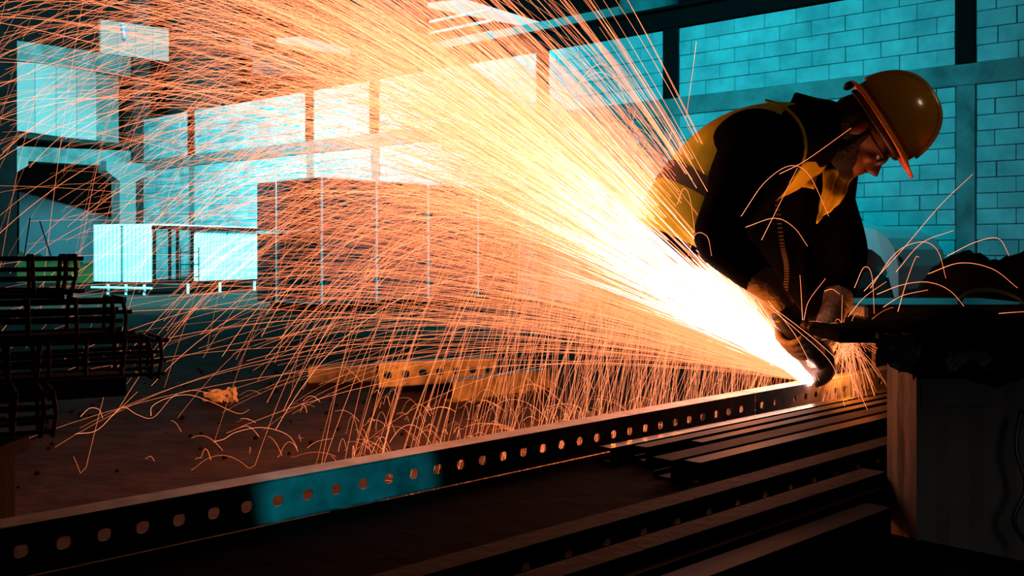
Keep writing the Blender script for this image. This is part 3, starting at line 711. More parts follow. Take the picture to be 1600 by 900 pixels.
def torso(bm, i0, i1, grow, n=32):
    R_ = [[bm.verts.new(p) for p in torso_ring(i, grow, n)] for i in range(i0, i1+1)]
    for A_, B_ in zip(R_, R_[1:]):
        for k in range(n): bm.faces.new((A_[k], A_[(k+1) % n], B_[(k+1) % n], B_[k]))
    return R_
def closed(bm, R_): bm.faces.new(R_[0]); bm.faces.new(list(reversed(R_[-1])))
NS = len(SP)-1
# ---- body: one continuous figure
bm = new_bm(); closed(bm, torso(bm, 0, NS, -.014))
tube(bm, smoothpath([W(1270, 215, 3.0), W(1305, 205, 2.95), H(-.04, 0, -.03)], 5), .058, 16)
ell(bm, H(0, 0, .01), (fH, sH, uH), (.098, .076, .105), 3)            # skull
ell(bm, H(.045, 0, -.07), (fH, sH, uH), (.052, .056, .062), 3)        # jaw
ell(bm, H(.082, 0, -.115), (fH, sH, uH), (.022, .026, .018), 2)       # chin
tube(bm, [H(.088, 0, -.012), H(.104, 0, -.034), H(.122, 0, -.055), H(.100, 0, -.064)], [.009, .011, .0145, .010], 10)   # nose
tube(bm, [H(.088, -.028, .002), H(.097, 0, .004), H(.088, .028, .002)], [.010, .010, .010], 8)   # brow
for s in (-1, 1):
    ell(bm, H(.070, s*.036, -.045), (fH, sH, uH), (.022, .020, .018), 2)  # cheek
    ell(bm, H(-.012, s*.079, -.028), (fH, sH, uH), (.020, .008, .031), 2)  # ear
tube(bm, [H(.094, -.022, -.084), H(.103, 0, -.082), H(.094, .022, -.084)], .0055, 8); tube(bm, [H(.092, -.018, -.094), H(.100, 0, -.095), H(.092, .018, -.094)], .006, 8)  # lips
for a, b, c in ((sh_n, el_n, wr_n), (sh_f, el_f, wr_f)):
    tube(bm, smoothpath([tuple(a)+(.055,), tuple(a.lerp(b, .5))+(.046,), tuple(b)+(.038,), tuple(b.lerp(c, .4))+(.037,), tuple(c)+(.026,)], 4) and [Vector(p[:3]) for p in smoothpath([tuple(a)+(.055,), tuple(a.lerp(b, .5))+(.046,), tuple(b)+(.038,), tuple(b.lerp(c, .4))+(.037,), tuple(c)+(.026,)], 4)],
         [p[3] for p in smoothpath([tuple(a)+(.055,), tuple(a.lerp(b, .5))+(.046,), tuple(b)+(.038,), tuple(b.lerp(c, .4))+(.037,), tuple(c)+(.026,)], 4)], 14)
def limb(bm, keys, seg=16, n=5):
    P_ = smoothpath([tuple(p)+(r,) for p, r in keys], n); tube(bm, [Vector(p[:3]) for p in P_], [p[3] for p in P_], seg)
for a, b, c in ((hip_n, kn_n, an_n), (hip_f, kn_f, an_f)):
    limb(bm, [(a, .085), (a.lerp(b, .5), .072), (b, .052), (b.lerp(c, .35), .050), (c, .034)])
# ---- grinder geometry needed for the hands
gH = W(1284, 566, 2.75); gT = W(1214, 484, 2.60); gA = (gT-gH).normalized()
def grip_frame(c, axis, toward):
    e1 = (toward-c); e1 = (e1-axis*e1.dot(axis)).normalized(); return axis, e1, axis.cross(e1)
def hand(bm, c, axis, wrist, rad, fr_, sgn=1, scale=1.):
    """palm on the wrist side, four unequal fingers curled round the bar, thumb the other way"""
    ax, e1, e2 = grip_frame(c, axis, wrist); e2 = e2*sgn
    pc = c+e1*(rad+.022)
    limb(bm, [(wrist, .027*fr_), (wrist.lerp(pc, .5), .030*fr_), (pc, .028*fr_)], 14, 4)
    ell(bm, c+e1*(rad+.016)+e2*.006, (ax, e1, e2), (.042*fr_, .018*fr_, .036*fr_), 3)
    for i, (o_, L_, r) in enumerate(((.032, 2.9, .0098), (.011, 3.25, .0105), (-.010, 3.1, .0100), (-.030, 2.6, .0088))):
        pts = []
        for k in range(9):
            a = .75+L_*k/8; a = a-.12*((k % 3) == 1); R_ = rad+.0105*fr_
            pts.append((tuple(c+ax*o_*fr_+e1*math.cos(a)*R_*1.05+e2*math.sin(a)*R_), r*fr_*(1-.03*k)))
        limb(bm, [(c+ax*o_*fr_+e1*(rad+.014)+e2*.012, r*fr_*1.05)]+[(Vector(p), q_) for p, q_ in pts], 10, 2)
    th = [(c+ax*.022*fr_+e1*(rad+.018)-e2*.010, .014*fr_), (c+ax*.044*fr_+e1*rad*.8-e2*(rad*.9), .0125*fr_), (c+ax*.050*fr_-e1*rad*.1-e2*(rad+.012), .0112*fr_), (c+ax*.048*fr_-e1*rad*.8-e2*(rad*.7+.008), .0095*fr_)]
    limb(bm, th, 10, 3)
gc_n = gH+gA*.135; hc = gH-Vector((.0, -.07, -.055)); hax = Vector((.15, .95, .25)).normalized()
side0 = gH+Vector((.0, .03, .0)); side1 = side0+hax*.13; gc_f = side0.lerp(side1, .55)
hand(bm, gc_n, gA, wr_n, .030, 1.0, 1); hand(bm, gc_f, hax, wr_f, .016, 1.0, -1)
for c, k in ((an_n, kn_n), (an_f, kn_f)):
    ell(bm, c+Vector((.04, -.01, -.05)), (X3, Y3, Z3), (.11, .042, .035), 3)
body = fused('body', bm, M['skin'], PR, PR, .0075, 3)
# ---- trousers, boots, jacket
bm = new_bm(); closed(bm, torso(bm, 0, 6, .0))
for a, b, c in ((hip_n, kn_n, an_n), (hip_f, kn_f, an_f)):
    limb(bm, [(a, .100), (a.lerp(b, .5), .090), (b, .074), (b.lerp(c, .4), .068), (c, .062)])
    q_ = random.Random(int(a.x*100))
    for k in range(9):
        p = b.lerp(c, .05+.1*k); ang = q_.uniform(0, 6.28); tube(bm, [p+Vector((math.cos(ang+w_), math.sin(ang+w_), w_*.05))*.062 for w_ in (0, .6, 1.2, 1.8)], .012, 6)
fused('trousers', bm, M['trousers'], PR, PR, .011, 5)
for c, nm in ((an_n, 'boot'), (an_f, 'boot')):
    bm = new_bm(); z = c.z
    limb(bm, [(c+Z3*.03, .052), (Vector((c.x+.0, c.y, .075)), .050), (Vector((c.x+.07, c.y-.015, .052)), .046), (Vector((c.x+.17, c.y-.03, .045)), .040)])
    ell(bm, (c.x-.02, c.y, .045), (X3, Y3, Z3), (.06, .045, .045), 3)
    bt_ = fused(nm, bm, M['tool'], PR, PR, .010, 3)
bm = new_bm(); closed(bm, torso(bm, 3, NS-3, .006))
limb(bm, [(sh_n+Vector((.03, .03, .0)), .105), (sh_n.lerp(el_n, .3), .106), (sh_n.lerp(el_n, .62), .082), (el_n, .066), (el_n.lerp(wr_n, .5), .056), (el_n.lerp(wr_n, .97), .044)], 20)
ell(bm, W(1180, 236, 2.88), (X3, Y3, Z3), (.132, .12, .122), 3)
limb(bm, [(sh_f, .10), (sh_f.lerp(el_f, .5), .082), (el_f, .066), (el_f.lerp(wr_f, .5), .055), (el_f.lerp(wr_f, .95), .043)], 20)
limb(bm, [(W(1235, 190, 3.0), .09), (W(1272, 192, 2.98), .075), (W(1302, 192, 2.94), .066)], 20)   # collar
ell(bm, W(1272, 214, 2.92), (X3, Y3, Z3), (.070, .12, .095), 3)
ell(bm, W(1248, 212, 2.88), (X3, Y3, Z3), (.082, .12, .092), 3)
ell(bm, W(1285, 168, 2.96), (X3, Y3, Z3), (.022, .06, .02), 2)
for t_, s_, (a, b) in ((.55, 1, (sh_n, el_n)), (.72, -1, (sh_n, el_n)), (.86, 1, (sh_n, el_n)), (.25, 1, (el_n, wr_n)), (.5, -1, (el_n, wr_n)), (.6, 1, (sh_f, el_f)), (.85, -1, (sh_f, el_f))):
    p = a.lerp(b, t_); dd = (b-a).normalized(); e = dd.cross(Y3).normalized(); R_ = .085-.02*t_ if (a is sh_n) else .055
    tube(bm, [p+(e*math.cos(w_)-Y3*math.sin(w_))*R_*.95+dd*.02*s_*w_ for w_ in (0, .5, 1., 1.5, 2., 2.5)], .011, 6)   # sleeve folds
fused('jacket', bm, M['jacket'], PR, PR, .011, 4)
# ---- loose sheets: jacket front, vest flaps
def cloth(name, cor, m, wav, seed, nx=14, ny=14, thick=.004, par=PR, dirn=Vector((0, -1, 0))):
    q_ = random.Random(seed); ph = [q_.uniform(0, 6) for _ in range(4)]; bm = new_bm(); G = []
    a, b, c, d = cor   # top-left, top-right, bottom-right, bottom-left
    for i in range(nx+1):
        u = i/nx; col = []
        for j in range(ny+1):
            v = j/ny; p = (a.lerp(b, u)).lerp(d.lerp(c, u), v)
            p = p+dirn*wav*(math.sin(u*9+v*3+ph[0])+.6*math.sin(v*8-u*4+ph[1])+.35*math.sin(u*21+v*13+ph[2]))
            col.append(bm.verts.new(p))
        G.append(col)
    for A_, B_ in zip(G, G[1:]):
        for j in range(ny): bm.faces.new((A_[j], B_[j], B_[j+1], A_[j+1]))
    o = part(name, bm, M[m], par, True); s_ = o.modifiers.new('s', 'SOLIDIFY'); s_.thickness = thick
    return o
cloth('jacket_front', [W(1125, 285, 2.97), W(1262, 262, 2.95), W(1262, 505, 2.92), W(1160, 450, 2.97)], 'jacket', .012, 1)
cloth('jacket_front', [W(1255, 262, 2.98), W(1338, 262, 3.02), W(1328, 470, 3.02), W(1250, 505, 2.98)], 'jacket', .010, 2)
zp = new_bm(); pts = smoothpath([W(1212, 300, 2.895), W(1222, 380, 2.88), W(1229, 420, 2.875), W(1226, 470, 2.875)], 12)
for i, p in enumerate(pts):
    p = Vector(p); obox(zp, p, X3, Y3, Z3, -.006, .006, -.003, .003, -.0022, .0022)
part('zip', zp, M['zipm'], PR)
# ---- vest
vs = thing  # (the vest is clothing: a child of the person)
bm = new_bm(); torso(bm, 5, NS-5, .016)
vest = part('vest', bm, M['vest'], PR, True); s_ = vest.modifiers.new('s', 'SOLIDIFY'); s_.thickness = .004
def vring(i0, f0, f1, grow, m, name):
    bm = new_bm(); R_ = []
    for f in (0, .25, .5, .75, 1):
        g = i0+f0+(f1-f0)*f; k = int(g); r = g-k
        A_, B_ = torso_ring(k, grow), torso_ring(min(k+1, NS), grow); R_.append([bm.verts.new(a.lerp(b, r)) for a, b in zip(A_, B_)])
    for A_, B_ in zip(R_, R_[1:]):
        for k in range(32): bm.faces.new((A_[k], A_[(k+1) % 32], B_[(k+1) % 32], B_[k]))
    return sub(name, bm, M[m], vest, PR, True)
for i0 in (9.6, 17.): pass
vring(10, .6, 2.6, .0195, 'band', 'reflective_band')
vring(5, 0, .35, .020, 'piping', 'hem')
vest_local = vest
# armhole piping round the near shoulder, over-shoulder strap edge
c_ = W(1185, 232, 2.735)
bm = new_bm(); pts = [W(1185+74*math.cos(a)*1.0, 228-72*math.sin(a), 2.735+.05*abs(math.sin(a))) for a in [math.radians(x) for x in range(-62, 84, 6)]]
tube(bm, pts, .0042, 8); sub('piping', bm, M['piping'], vest, PR, True)
def vcloth(cor, seed, wav=.010, m='vest'):
    o = cloth('vest_front', cor, m, wav, seed); o.parent = vest; return o
vcloth([W(1226, 262, 2.90), W(1278, 258, 2.93), W(1272, 296, 2.93), W(1236, 288, 2.90)], 5, .006)
vcloth([W(1290, 262, 2.94), W(1336, 266, 2.96), W(1318, 312, 2.95), W(1275, 350, 2.94)], 6, .012)
vcloth([W(1248, 168, 2.86), W(1274, 168, 2.90), W(1280, 262, 2.92), W(1240, 258, 2.86)], 7, .005, 'band')
# ---- helmet
hat = part('hard_hat', (lambda b: b)(new_bm()), M['helmet'], PR) if False else None
def Hb(f, s, u): return BR+fH*f+sH*s+uH*u
bm = new_bm(); G = []
nu, nv = 40, 14
for j in range(nv+1):
    v = j/nv*math.pi/2; row = []
    for i in range(nu):
        a = 2*math.pi*i/nu; rr = math.cos(v)**.82; hh = math.sin(v)**1.0
        row.append(bm.verts.new(Hb(.128*rr*math.cos(a)+.004, .108*rr*math.sin(a), .148*hh)))
    G.append(row)
for A_, B_ in zip(G, G[1:]):
    for i in range(nu): bm.faces.new((A_[i], A_[(i+1) % nu], B_[(i+1) % nu], B_[i]))
bmesh.ops.remove_doubles(bm, verts=bm.verts, dist=.0005)
hat = part('hard_hat', bm, M['helmet'], PR, True); s_ = hat.modifiers.new('s', 'SOLIDIFY'); s_.thickness = .004
bm = new_bm(); G = []
for i in range(nu):
    a = 2*math.pi*i/nu; fr_ = max(0, math.cos(a))**2
    e = .018+.030*fr_
    G.append([bm.verts.new(Hb((.122)*math.cos(a)+.004, .103*math.sin(a), .004)), bm.verts.new(Hb((.128+e*.5)*math.cos(a)+.004, (.108+e*.5)*math.sin(a), -.002-.004*fr_)),
              bm.verts.new(Hb((.128+e)*math.cos(a)+.004, (.108+e*.8)*math.sin(a), -.006-.004*fr_)), bm.verts.new(Hb((.128+e)*math.cos(a)+.004, (.108+e*.8)*math.sin(a), -.012-.004*fr_)),
              bm.verts.new(Hb((.120)*math.cos(a)+.004, .100*math.sin(a), -.004))])
for i in range(nu):
    A_, B_ = G[i], G[(i+1) % nu]
    for k in range(5): bm.faces.new((A_[k], B_[k], B_[(k+1) % 5], A_[(k+1) % 5]))
sub('brim', bm, M['litrim'], hat, PR, True)
for so in (-.028, 0, .028):
    bm = new_bm(); pts = []
    for k in range(25):
        a = math.radians(8+164*k/24); rr = math.cos(a); hh = math.sin(a); sq = math.sqrt(max(0, 1-(so/.108)**2))
        pts.append(Hb(.128*sq*math.copysign(abs(rr)**.82, rr)+.004, so, .148*sq*abs(hh)+.001))
    tube(bm, pts, .0065 if so else .009, 8, flat=(sH, 1.0)); sub('ridge', bm, M['helmet'], hat, PR, True)
bm = new_bm(); tube(bm, [Hb(.108*math.cos(a)-.002, .088*math.sin(a), -.02) for a in [2*math.pi*k/32 for k in range(33)]], .010, 8, caps=False); sub('headband', bm, M['tool'], hat, PR, True)
bm = new_bm(); ell(bm, Hb(-.135, 0, -.022), (fH, sH, uH), (.012, .03, .018)); sub('ratchet_knob', bm, M['tool'], hat, PR, True)
# hair / beard / glasses
bm = new_bm(); ell(bm, H(-.03, 0, -.022), (fH, sH, uH), (.082, .082, .075), 3); part('hair', bm, M['hair'], PR, True)
bm = new_bm(); ell(bm, H(.034, 0, -.084), (fH, sH, uH), (.056, .061, .056), 3); ell(bm, H(.078, 0, -.118), (fH, sH, uH), (.024, .032, .022), 3)
for s_ in (-1, 1): tube(bm, [H(.012, s_*.076, -.01), H(.018, s_*.070, -.05), H(.03, s_*.058, -.09)], [.010, .014, .014], 8)
tube(bm, [H(.098, -.020, -.076), H(.106, 0, -.073), H(.098, .020, -.076)], .005, 8)
fused('beard', bm, M['hair'], PR, PR, .006, 3)
gl = None
bm = new_bm()
for s in (-1, 1): tube(bm, [H(.100, s*.012, -.018), H(.092, s*.072, -.016), H(.0, s*.082, -.012)], .0035, 6)
gl = part('safety_glasses', bm, M['tool'], PR, True)
for s in (-1, 1):
    bm = new_bm(); ell(bm, H(.100, s*.034, -.024), (fH, sH, uH), (.010, .030, .021), 3); sub('lens', bm, M['lens'], gl, PR, True)
for s in (-1, 1):
    bm = new_bm(); ell(bm, H(.084, s*.031, -.022), (fH, sH, uH), (.011, .013, .010), 2); part('eye', bm, M['sheet'], PR, True)
# ---- gloves
for i, (c, ax, wr, rad, sg, el) in enumerate(((gc_n, gA, wr_n, .030, 1, el_n), (gc_f, hax, wr_f, .016, -1, el_f))):
    bm = new_bm(); hand(bm, c, ax, wr, rad, 1.2, sg)
    up = wr.lerp(el, .16); limb(bm, [(up, .050), (wr, .040), (wr.lerp(c, .4), .036)], 16, 4)
    fused('glove', bm, M['glove'], PR, PR, .0065, 2)
# ================================================================== ANGLE GRINDER
GR = thing('angle_grinder', gH, 'dark angle grinder in gloved hands cutting the punched channel', 'grinder')
bm = new_bm(); limb(bm, [(gH+gA*.02, .024), (gH+gA*.05, .030), (gH+gA*.09, .029), (gH+gA*.18, .028), (gH+gA*.22, .031), (gH+gA*.25, .024)], 20); part('motor_housing', bm, M['tool'], GR, True)
dk = Vector((.711, .703, 0)).normalized(); dcn = W(1268, 567, 2.765)
bm = new_bm(); limb(bm, [(gH+gA*.045, .028), (gH+gA*.01, .027), (gH-gA*.012, .020)], 16); tube(bm, [gH, dcn-dk*.006], [.019, .015], 14); part('gear_head', bm, M['toolgrey'], GR, True)
bm = new_bm(); tube(bm, [dcn-dk*.0012, dcn+dk*.0012], .060, 40); part('cutting_disc', bm, M['disc'], GR)
bm = new_bm(); tube(bm, [dcn-dk*.005, dcn+dk*.004], .012, 12); part('flange_nut', bm, M['toolgrey'], GR)
e_a = Vector((-dk.y, dk.x, 0)); bm = new_bm(); G = []
for k in range(17):
    a = math.radians(-75+200*k/16)-math.radians(0); r_ = (-e_a)*math.cos(a)+Z3*math.sin(a)
    G.append([bm.verts.new(dcn+r_*.014-dk*.010), bm.verts.new(dcn+r_*.067-dk*.010), bm.verts.new(dcn+r_*.067+dk*.013), bm.verts.new(dcn+r_*.058+dk*.013)])
for A_, B_ in zip(G, G[1:]):
    for k in range(3): bm.faces.new((A_[k], A_[k+1], B_[k+1], B_[k]))
o = part('disc_guard', bm, M['tool'], GR, True); s_ = o.modifiers.new('s', 'SOLIDIFY'); s_.thickness = .0025
bm = new_bm(); limb(bm, [(side0, .009), (side0.lerp(side1, .25), .015), (side0.lerp(side1, .6), .0165), (side1, .015)], 14); part('side_handle', bm, M['tool'], GR, True)
# ================================================================== SPARKS
exec_sparks = True
SRC = np.array(W(1264, 595, 2.76))
def fly(rng, p0, v0, k, T, dt=.012, g=9.8, bounce=.45, delay=0., maxb=3):
    p = p0.copy(); v = v0.copy(); pts = [p.copy()]; t = 0; nb = 0
    while t < T:
        a = -k*v; a[2] -= g
        v = v+a*dt; q = p+v*dt
        if q[2] < .004:
            nb += 1
            if nb > maxb: pts.append(np.array([q[0], q[1], .004])); break
            q[2] = .004; v[2] = abs(v[2])*bounce*rng.uniform(.3, 1.1); v[0] *= rng.uniform(.2, .7); v[1] *= rng.uniform(.2, .7)
            v[0] += rng.normal(0, .35); v[1] += rng.normal(0, .35)
        p = q; t += dt
        if t >= delay: pts.append(p.copy())
    if delay > 0: pts = pts[1:]
    return np.array(pts) if len(pts) > 3 else None
def aimed(el, az): return np.array([-np.cos(el)*np.cos(az), np.cos(el)*np.sin(az), np.sin(el)])
def make_sparks(seed=7):
    rng = np.random.default_rng(seed); out = []; R_ = np.radians
    def add(pts, r, h, cool=.55):
        if pts is not None and len(pts) > 3: out.append((pts, r, h, cool))
    for i in range(1800):      # main jet
        add(fly(rng, SRC+rng.normal(0, .003, 3), aimed(R_(rng.normal(41.5, 5.0)), R_(rng.normal(33, 10)))*rng.uniform(5.4, 11), rng.uniform(.5, 1.4), rng.uniform(.08, .68), .018, maxb=0), rng.uniform(.0003, .00075), rng.uniform(.7, 1.7), .35)
    for i in range(900):      # bright middle of the jet
        add(fly(rng, SRC+rng.normal(0, .004, 3), aimed(R_(rng.normal(41.5, 3.8)), R_(rng.normal(31, 8)))*rng.uniform(6, 11), .8, rng.uniform(.06, .33), .014), rng.uniform(.0004, .0007), 2.6, .8)
    for i in range(2300):      # hot short core
        add(fly(rng, SRC+rng.normal(0, .004, 3), aimed(R_(rng.normal(40, 4.3)), R_(rng.normal(25, 10)))*rng.uniform(4, 9), 1., rng.uniform(.035, .15), .009), rng.uniform(.0004, .0009), 9.0, .93)
    for i in range(800):      # broad low fan
        add(fly(rng, SRC+rng.normal(0, .003, 3), aimed(R_(rng.triangular(4, 28, 38)), R_(rng.normal(41, 11)))*rng.uniform(6.5, 12), rng.uniform(.6, 1.5), rng.uniform(.10, .44), .018, maxb=0), rng.uniform(.0003, .0006), rng.uniform(.45, 1.1), .35)
    for i in range(110):       # high sparse streaks
        add(fly(rng, SRC, aimed(R_(rng.uniform(48, 68)), R_(rng.normal(25, 12)))*rng.uniform(5, 9), rng.uniform(.6, 1.5), rng.uniform(.12, .4), .018, delay=rng.uniform(.0, .08)), rng.uniform(.0004, .0007), rng.uniform(.8, 1.6))
    for i in range(170):       # slowed sparks raining to the floor
        u = rng.beta(1.0, 2.6); L_ = .35+2.3*u
        p = SRC+aimed(R_(rng.normal(33, 7)), R_(rng.normal(52, 10)))*L_*.85; p[2] -= .04*L_*L_
        v = np.array([-rng.uniform(.1, 1.0)-u*1.5, rng.uniform(-.1, .6), rng.uniform(-.6, .8)])
        add(fly(rng, p, v, rng.uniform(.3, 1.), rng.uniform(.2, .75), .018, maxb=rng.integers(0, 4)), rng.uniform(.0004, .0006), rng.uniform(.5, 1.2), .3)
    for i in range(420):       # curtain dropping from the jet just past the channel
        p = SRC+aimed(R_(rng.normal(32, 6)), R_(rng.uniform(25, 75)))*rng.uniform(.08, 1.2)
        add(fly(rng, p, np.array([rng.normal(-.25, .3), rng.uniform(0, .5), rng.uniform(-1.5, .3)]), .4, rng.uniform(.10, .38), .016, maxb=1), rng.uniform(.0003, .0005), rng.uniform(.5, 1.3), .3)
    for i in range(70):        # sparks falling in from above the frame at the left
        p = np.array([rng.uniform(-2.3, -.3), rng.uniform(2.8, 4.2), rng.uniform(1.3, 2.2)])
        add(fly(rng, p, np.array([-rng.uniform(.6, 2.2), rng.uniform(-.2, .5), rng.uniform(-2.5, -.5)]), .5, rng.uniform(.12, .4), .018, maxb=1), rng.uniform(.0002, .0004), rng.uniform(.4, .9), .2)
    for i in range(220):       # hops on the floor beyond the channel
        x = rng.normal(.2, .75); y = 4.1+abs(rng.normal(.6, .8))
        add(fly(rng, np.array([x, y, .005]), np.array([rng.normal(-.35, .45), rng.normal(.1, .4), rng.uniform(.5, 1.6)]), .5, rng.uniform(.08, .32), .018, maxb=1), rng.uniform(.0004, .0008), rng.uniform(.4, 1.1), .3)
    for i in range(150):       # small spray right of the disc, hitting the shin
        p = SRC+np.array([.10, -.0, .10])+rng.normal(0, .012, 3)
        add(fly(rng, p, np.array([rng.normal(.15, .45), rng.normal(.1, .25), rng.normal(-.2, .7)]), .5, rng.uniform(.05, .16), .01), rng.uniform(.00025, .0005), rng.uniform(.5, 1.2), .3)
    return out
def spark_mesh(name, S):
    V = []; FA = []; HT = []; base = 0
    for pts, r, h, cool in S:
        n = len(pts); t = np.gradient(pts, axis=0); t /= np.linalg.norm(t, axis=1)[:, None]+1e-9
        ref = np.array([.3, .9, .2]); a = np.cross(t, ref); a /= np.linalg.norm(a, axis=1)[:, None]+1e-9; b = np.cross(t, a)
        f = np.linspace(0, 1, n); rad = r*(1-.25*f)
        ring = np.stack([pts+(a*math.cos(w_)+b*math.sin(w_))*rad[:, None] for w_ in (0, 2.0944, 4.18879)], 1).reshape(-1, 3)
        V.append(ring); HT.append(np.repeat(h*(1-cool*f), 3))
        i = np.arange(n-1)[:, None]*3+base; k = np.arange(3)[None, :]; k2 = (k+1) % 3
        FA.append(np.stack([i+k, i+k2, i+3+k2, i+3+k], -1).reshape(-1, 4)); base += 3*n
    V = np.concatenate(V).astype(np.float32); FA = np.concatenate(FA).astype(np.int32); HT = np.concatenate(HT).astype(np.float32)
    me = bpy.data.meshes.new(name); me.vertices.add(len(V)); me.vertices.foreach_set('co', V.ravel())
    me.loops.add(FA.size); me.loops.foreach_set('vertex_index', FA.ravel()); me.polygons.add(len(FA))
    me.polygons.foreach_set('loop_start', np.arange(0, FA.size, 4, dtype=np.int32))
    me.update(calc_edges=True); ca = me.attributes.new('spark_glow', 'FLOAT_COLOR', 'POINT'); ca.data.foreach_set('color', np.repeat(HT, 4))
    return me
sm = bpy.data.materials.new('glowing_spark'); sm.use_nodes = True; nt = sm.node_tree; nt.nodes.clear()
out_ = nt.nodes.new('ShaderNodeOutputMaterial'); em = nt.nodes.new('ShaderNodeEmission')
at = nt.nodes.new('ShaderNodeAttribute'); at.attribute_name = 'spark_glow'
mu = nt.nodes.new('ShaderNodeMath'); mu.operation = 'MULTIPLY'; mu.inputs[1].default_value = SPARK_GAIN
mr = nt.nodes.new('ShaderNodeMapRange'); mr.inputs['From Min'].default_value = .9; mr.inputs['From Max'].default_value = 3.0
mx = nt.nodes.new('ShaderNodeMix'); mx.data_type = 'RGBA'; mx.inputs['A'].default_value = (1, .235, .085, 1); mx.inputs['B'].default_value = (1, .45, .33, 1)   # hotter sparks are whiter
nt.links.new(at.outputs['Color'], mr.inputs['Value']); nt.links.new(mr.outputs['Result'], mx.inputs['Factor']); nt.links.new(mx.outputs['Result'], em.inputs['Color'])
nt.links.new(at.outputs['Color'], mu.inputs[0]); nt.links.new(mu.outputs[0], em.inputs['Strength'])
nt.links.new(em.outputs[0], out_.inputs[0])
sm.cycles.emission_sampling = 'NONE'
me = spark_mesh('spark_shower', make_sparks()); me.materials.append(sm)
sp = bpy.data.objects.new('spark_shower', me); C.objects.link(sp)
tag(sp, 'huge shower of orange and white sparks streaming left from the grinder', 'sparks', kind='stuff')
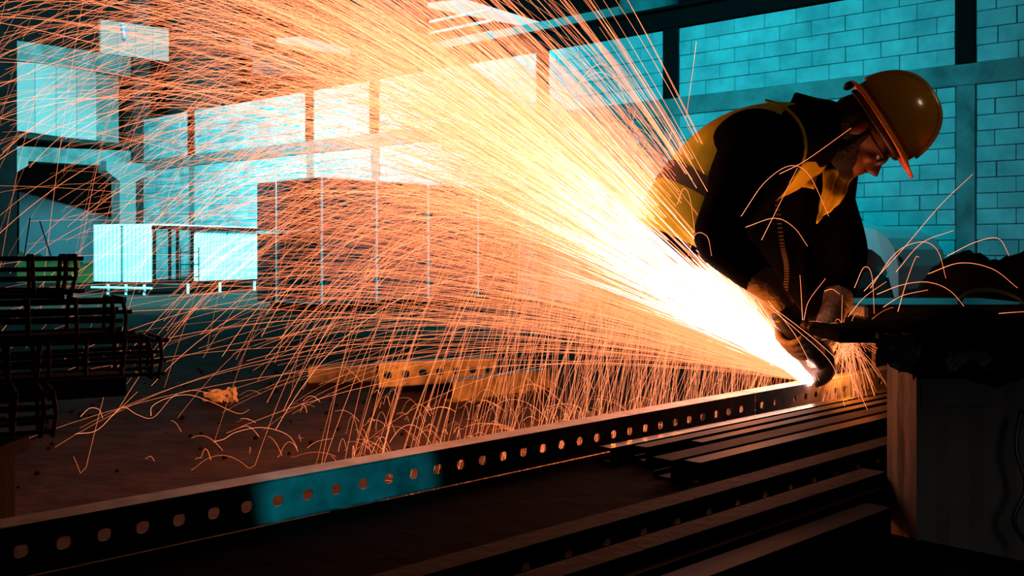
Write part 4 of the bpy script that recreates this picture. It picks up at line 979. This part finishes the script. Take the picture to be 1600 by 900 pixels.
# single sparks one can follow with the eye
def P(px, py, D): return np.array(W(px, py, D))
def arc(pts, D, n=10):
    return np.array([np.array(W(p[0], p[1], D)) for p in smoothpath(pts, n)])
ARCS = [
 ('tall looping spark high above the jet before the wall', [(862, 215), (905, 130), (940, 100), (968, 135), (1000, 230)], 2.9),
 ('wide looping spark crossing the tall one before the wall', [(855, 225), (890, 150), (940, 113), (1000, 165), (1015, 190)], 2.95),
 ('rounded spark arc just left of the black steel post', [(808, 178), (820, 145), (850, 127), (885, 145), (930, 220)], 3.0),
 ('small hooked spark arc below the concrete beam', [(902, 205), (920, 191), (950, 205), (985, 245)], 2.95),
 ('thin steep hooked spark right of the small hooked one', [(950, 165), (962, 163), (975, 185), (992, 235)], 2.9),
 ('bright near-vertical spark left of the worker over the blocks', [(1088, 65), (1083, 105), (1072, 185)], 2.8),
 ('tiny spark hook beside the worker back', [(1043, 230), (1050, 206), (1058, 212), (1062, 232)], 2.8),
 ('long arched spark over the dark sleeve and vest flap', [(1158, 338), (1195, 285), (1235, 259), (1265, 275), (1295, 338)], 2.6),
 ('straight spark rising past the face', [(1218, 272), (1260, 250), (1330, 200)], 2.62),
 ('steep spark crossing the arched one over the sleeve', [(1190, 375), (1215, 325), (1246, 262)], 2.6),
 ('low arched spark over the jacket front', [(1165, 355), (1210, 341), (1240, 355), (1262, 385)], 2.6),
 ('short arch over the lower sleeve', [(1075, 400), (1087, 366), (1105, 370), (1112, 400)], 2.6),
 ('small hooped spark at the vest hem', [(1058, 320), (1068, 295), (1078, 310), (1086, 365)], 2.6),
 ('falling spark crossing the near glove', [(1125, 430), (1165, 455), (1200, 495), (1222, 545)], 2.55),
 ('long falling spark from glove to the channel', [(1150, 445), (1200, 480), (1250, 520), (1300, 570), (1320, 635)], 2.5),
 ('longest falling spark passing in front of the grinder', [(1160, 450), (1220, 490), (1290, 545), (1330, 590), (1360, 650)], 2.5),
 ('falling spark left of the grinder head', [(1200, 470), (1240, 520), (1262, 560), (1280, 595)], 2.5),
 ('tall arched spark right of the knee', [(1335, 450), (1350, 418), (1362, 430), (1366, 490)], 2.7),
 ('long straight spark rising right before the car', [(1350, 455), (1410, 390), (1470, 320), (1520, 272)], 2.7),
 ('arched spark over the black tarpaulin nearest the car', [(1360, 450), (1400, 395), (1440, 378), (1465, 392), (1478, 435)], 2.7),
 ('wide arched spark highest over the tarpaulin', [(1480, 400), (1525, 378), (1560, 373), (1577, 400)], 2.7),
 ('red-orange wide arc ending at the right edge', [(1450, 428), (1500, 411), (1550, 420), (1590, 450)], 2.6),
 ('broad low arc over the board hump', [(1370, 460), (1410, 445), (1450, 441), (1485, 455), (1515, 490)], 2.5),
 ('short steep spark over the board', [(1403, 487), (1415, 445), (1430, 404), (1436, 402)], 2.6),
 ('straight faint spark above the tarpaulin toward the column', [(1400, 425), (1440, 380), (1490, 360)], 2.75),
 ('flat spark low over the bench', [(1530, 493), (1570, 489), (1600, 487)], 2.5),
 ('short spark fan leaning right beside the board', [(1380, 480), (1410, 462), (1450, 453)], 2.5),
 ('spark leaning right over the board left end', [(1325, 495), (1350, 465), (1385, 440)], 2.55),
 ('upright spark at the trouser front', [(1254, 500), (1252, 460), (1250, 430)], 2.55),
 ('second upright spark at the trouser front, leaning right', [(1256, 500), (1264, 470), (1290, 435)], 2.55),
 ('small arch in front of the knee', [(1288, 455), (1300, 452), (1312, 460)], 2.55),
 ('bouncing spark drawing two hops on the floor at far left', [(118, 678), (150, 673), (175, 650), (185, 640), (197, 637), (215, 648), (240, 652), (270, 620), (300, 610), (330, 615)], 4.6),
 ('hopping spark left of the paper scrap', [(125, 652), (140, 638), (155, 640), (168, 655), (215, 612)], 5.2),
 ('double-hop spark on the floor below the plain offcut', [(335, 690), (350, 686), (370, 675), (410, 668), (450, 680), (470, 708), (480, 700), (495, 690), (520, 685)], 4.4),
 ('small arch on the floor above the channel centre', [(580, 710), (590, 688), (600, 684), (612, 708)], 4.3),
 ('hopping spark on the dark floor at left of centre', [(236, 650), (238, 635), (262, 622), (295, 617), (330, 628), (372, 646), (390, 640)], 5.0),
 ('arched spark landing near the channel at centre', [(857, 663), (865, 640), (878, 636), (890, 660)], 4.7),
]
SA = []
for i, (lb, pts, D) in enumerate(ARCS):
    me = spark_mesh('spark', [(arc(pts, D), (.00048 if D < 3.5 else .00028)*D/2.6, 1.3, .35)]); me.materials.append(sm)
    o = bpy.data.objects.new('spark', me); C.objects.link(o); tag(o, lb, 'spark', 'single sparks standing apart from the shower')
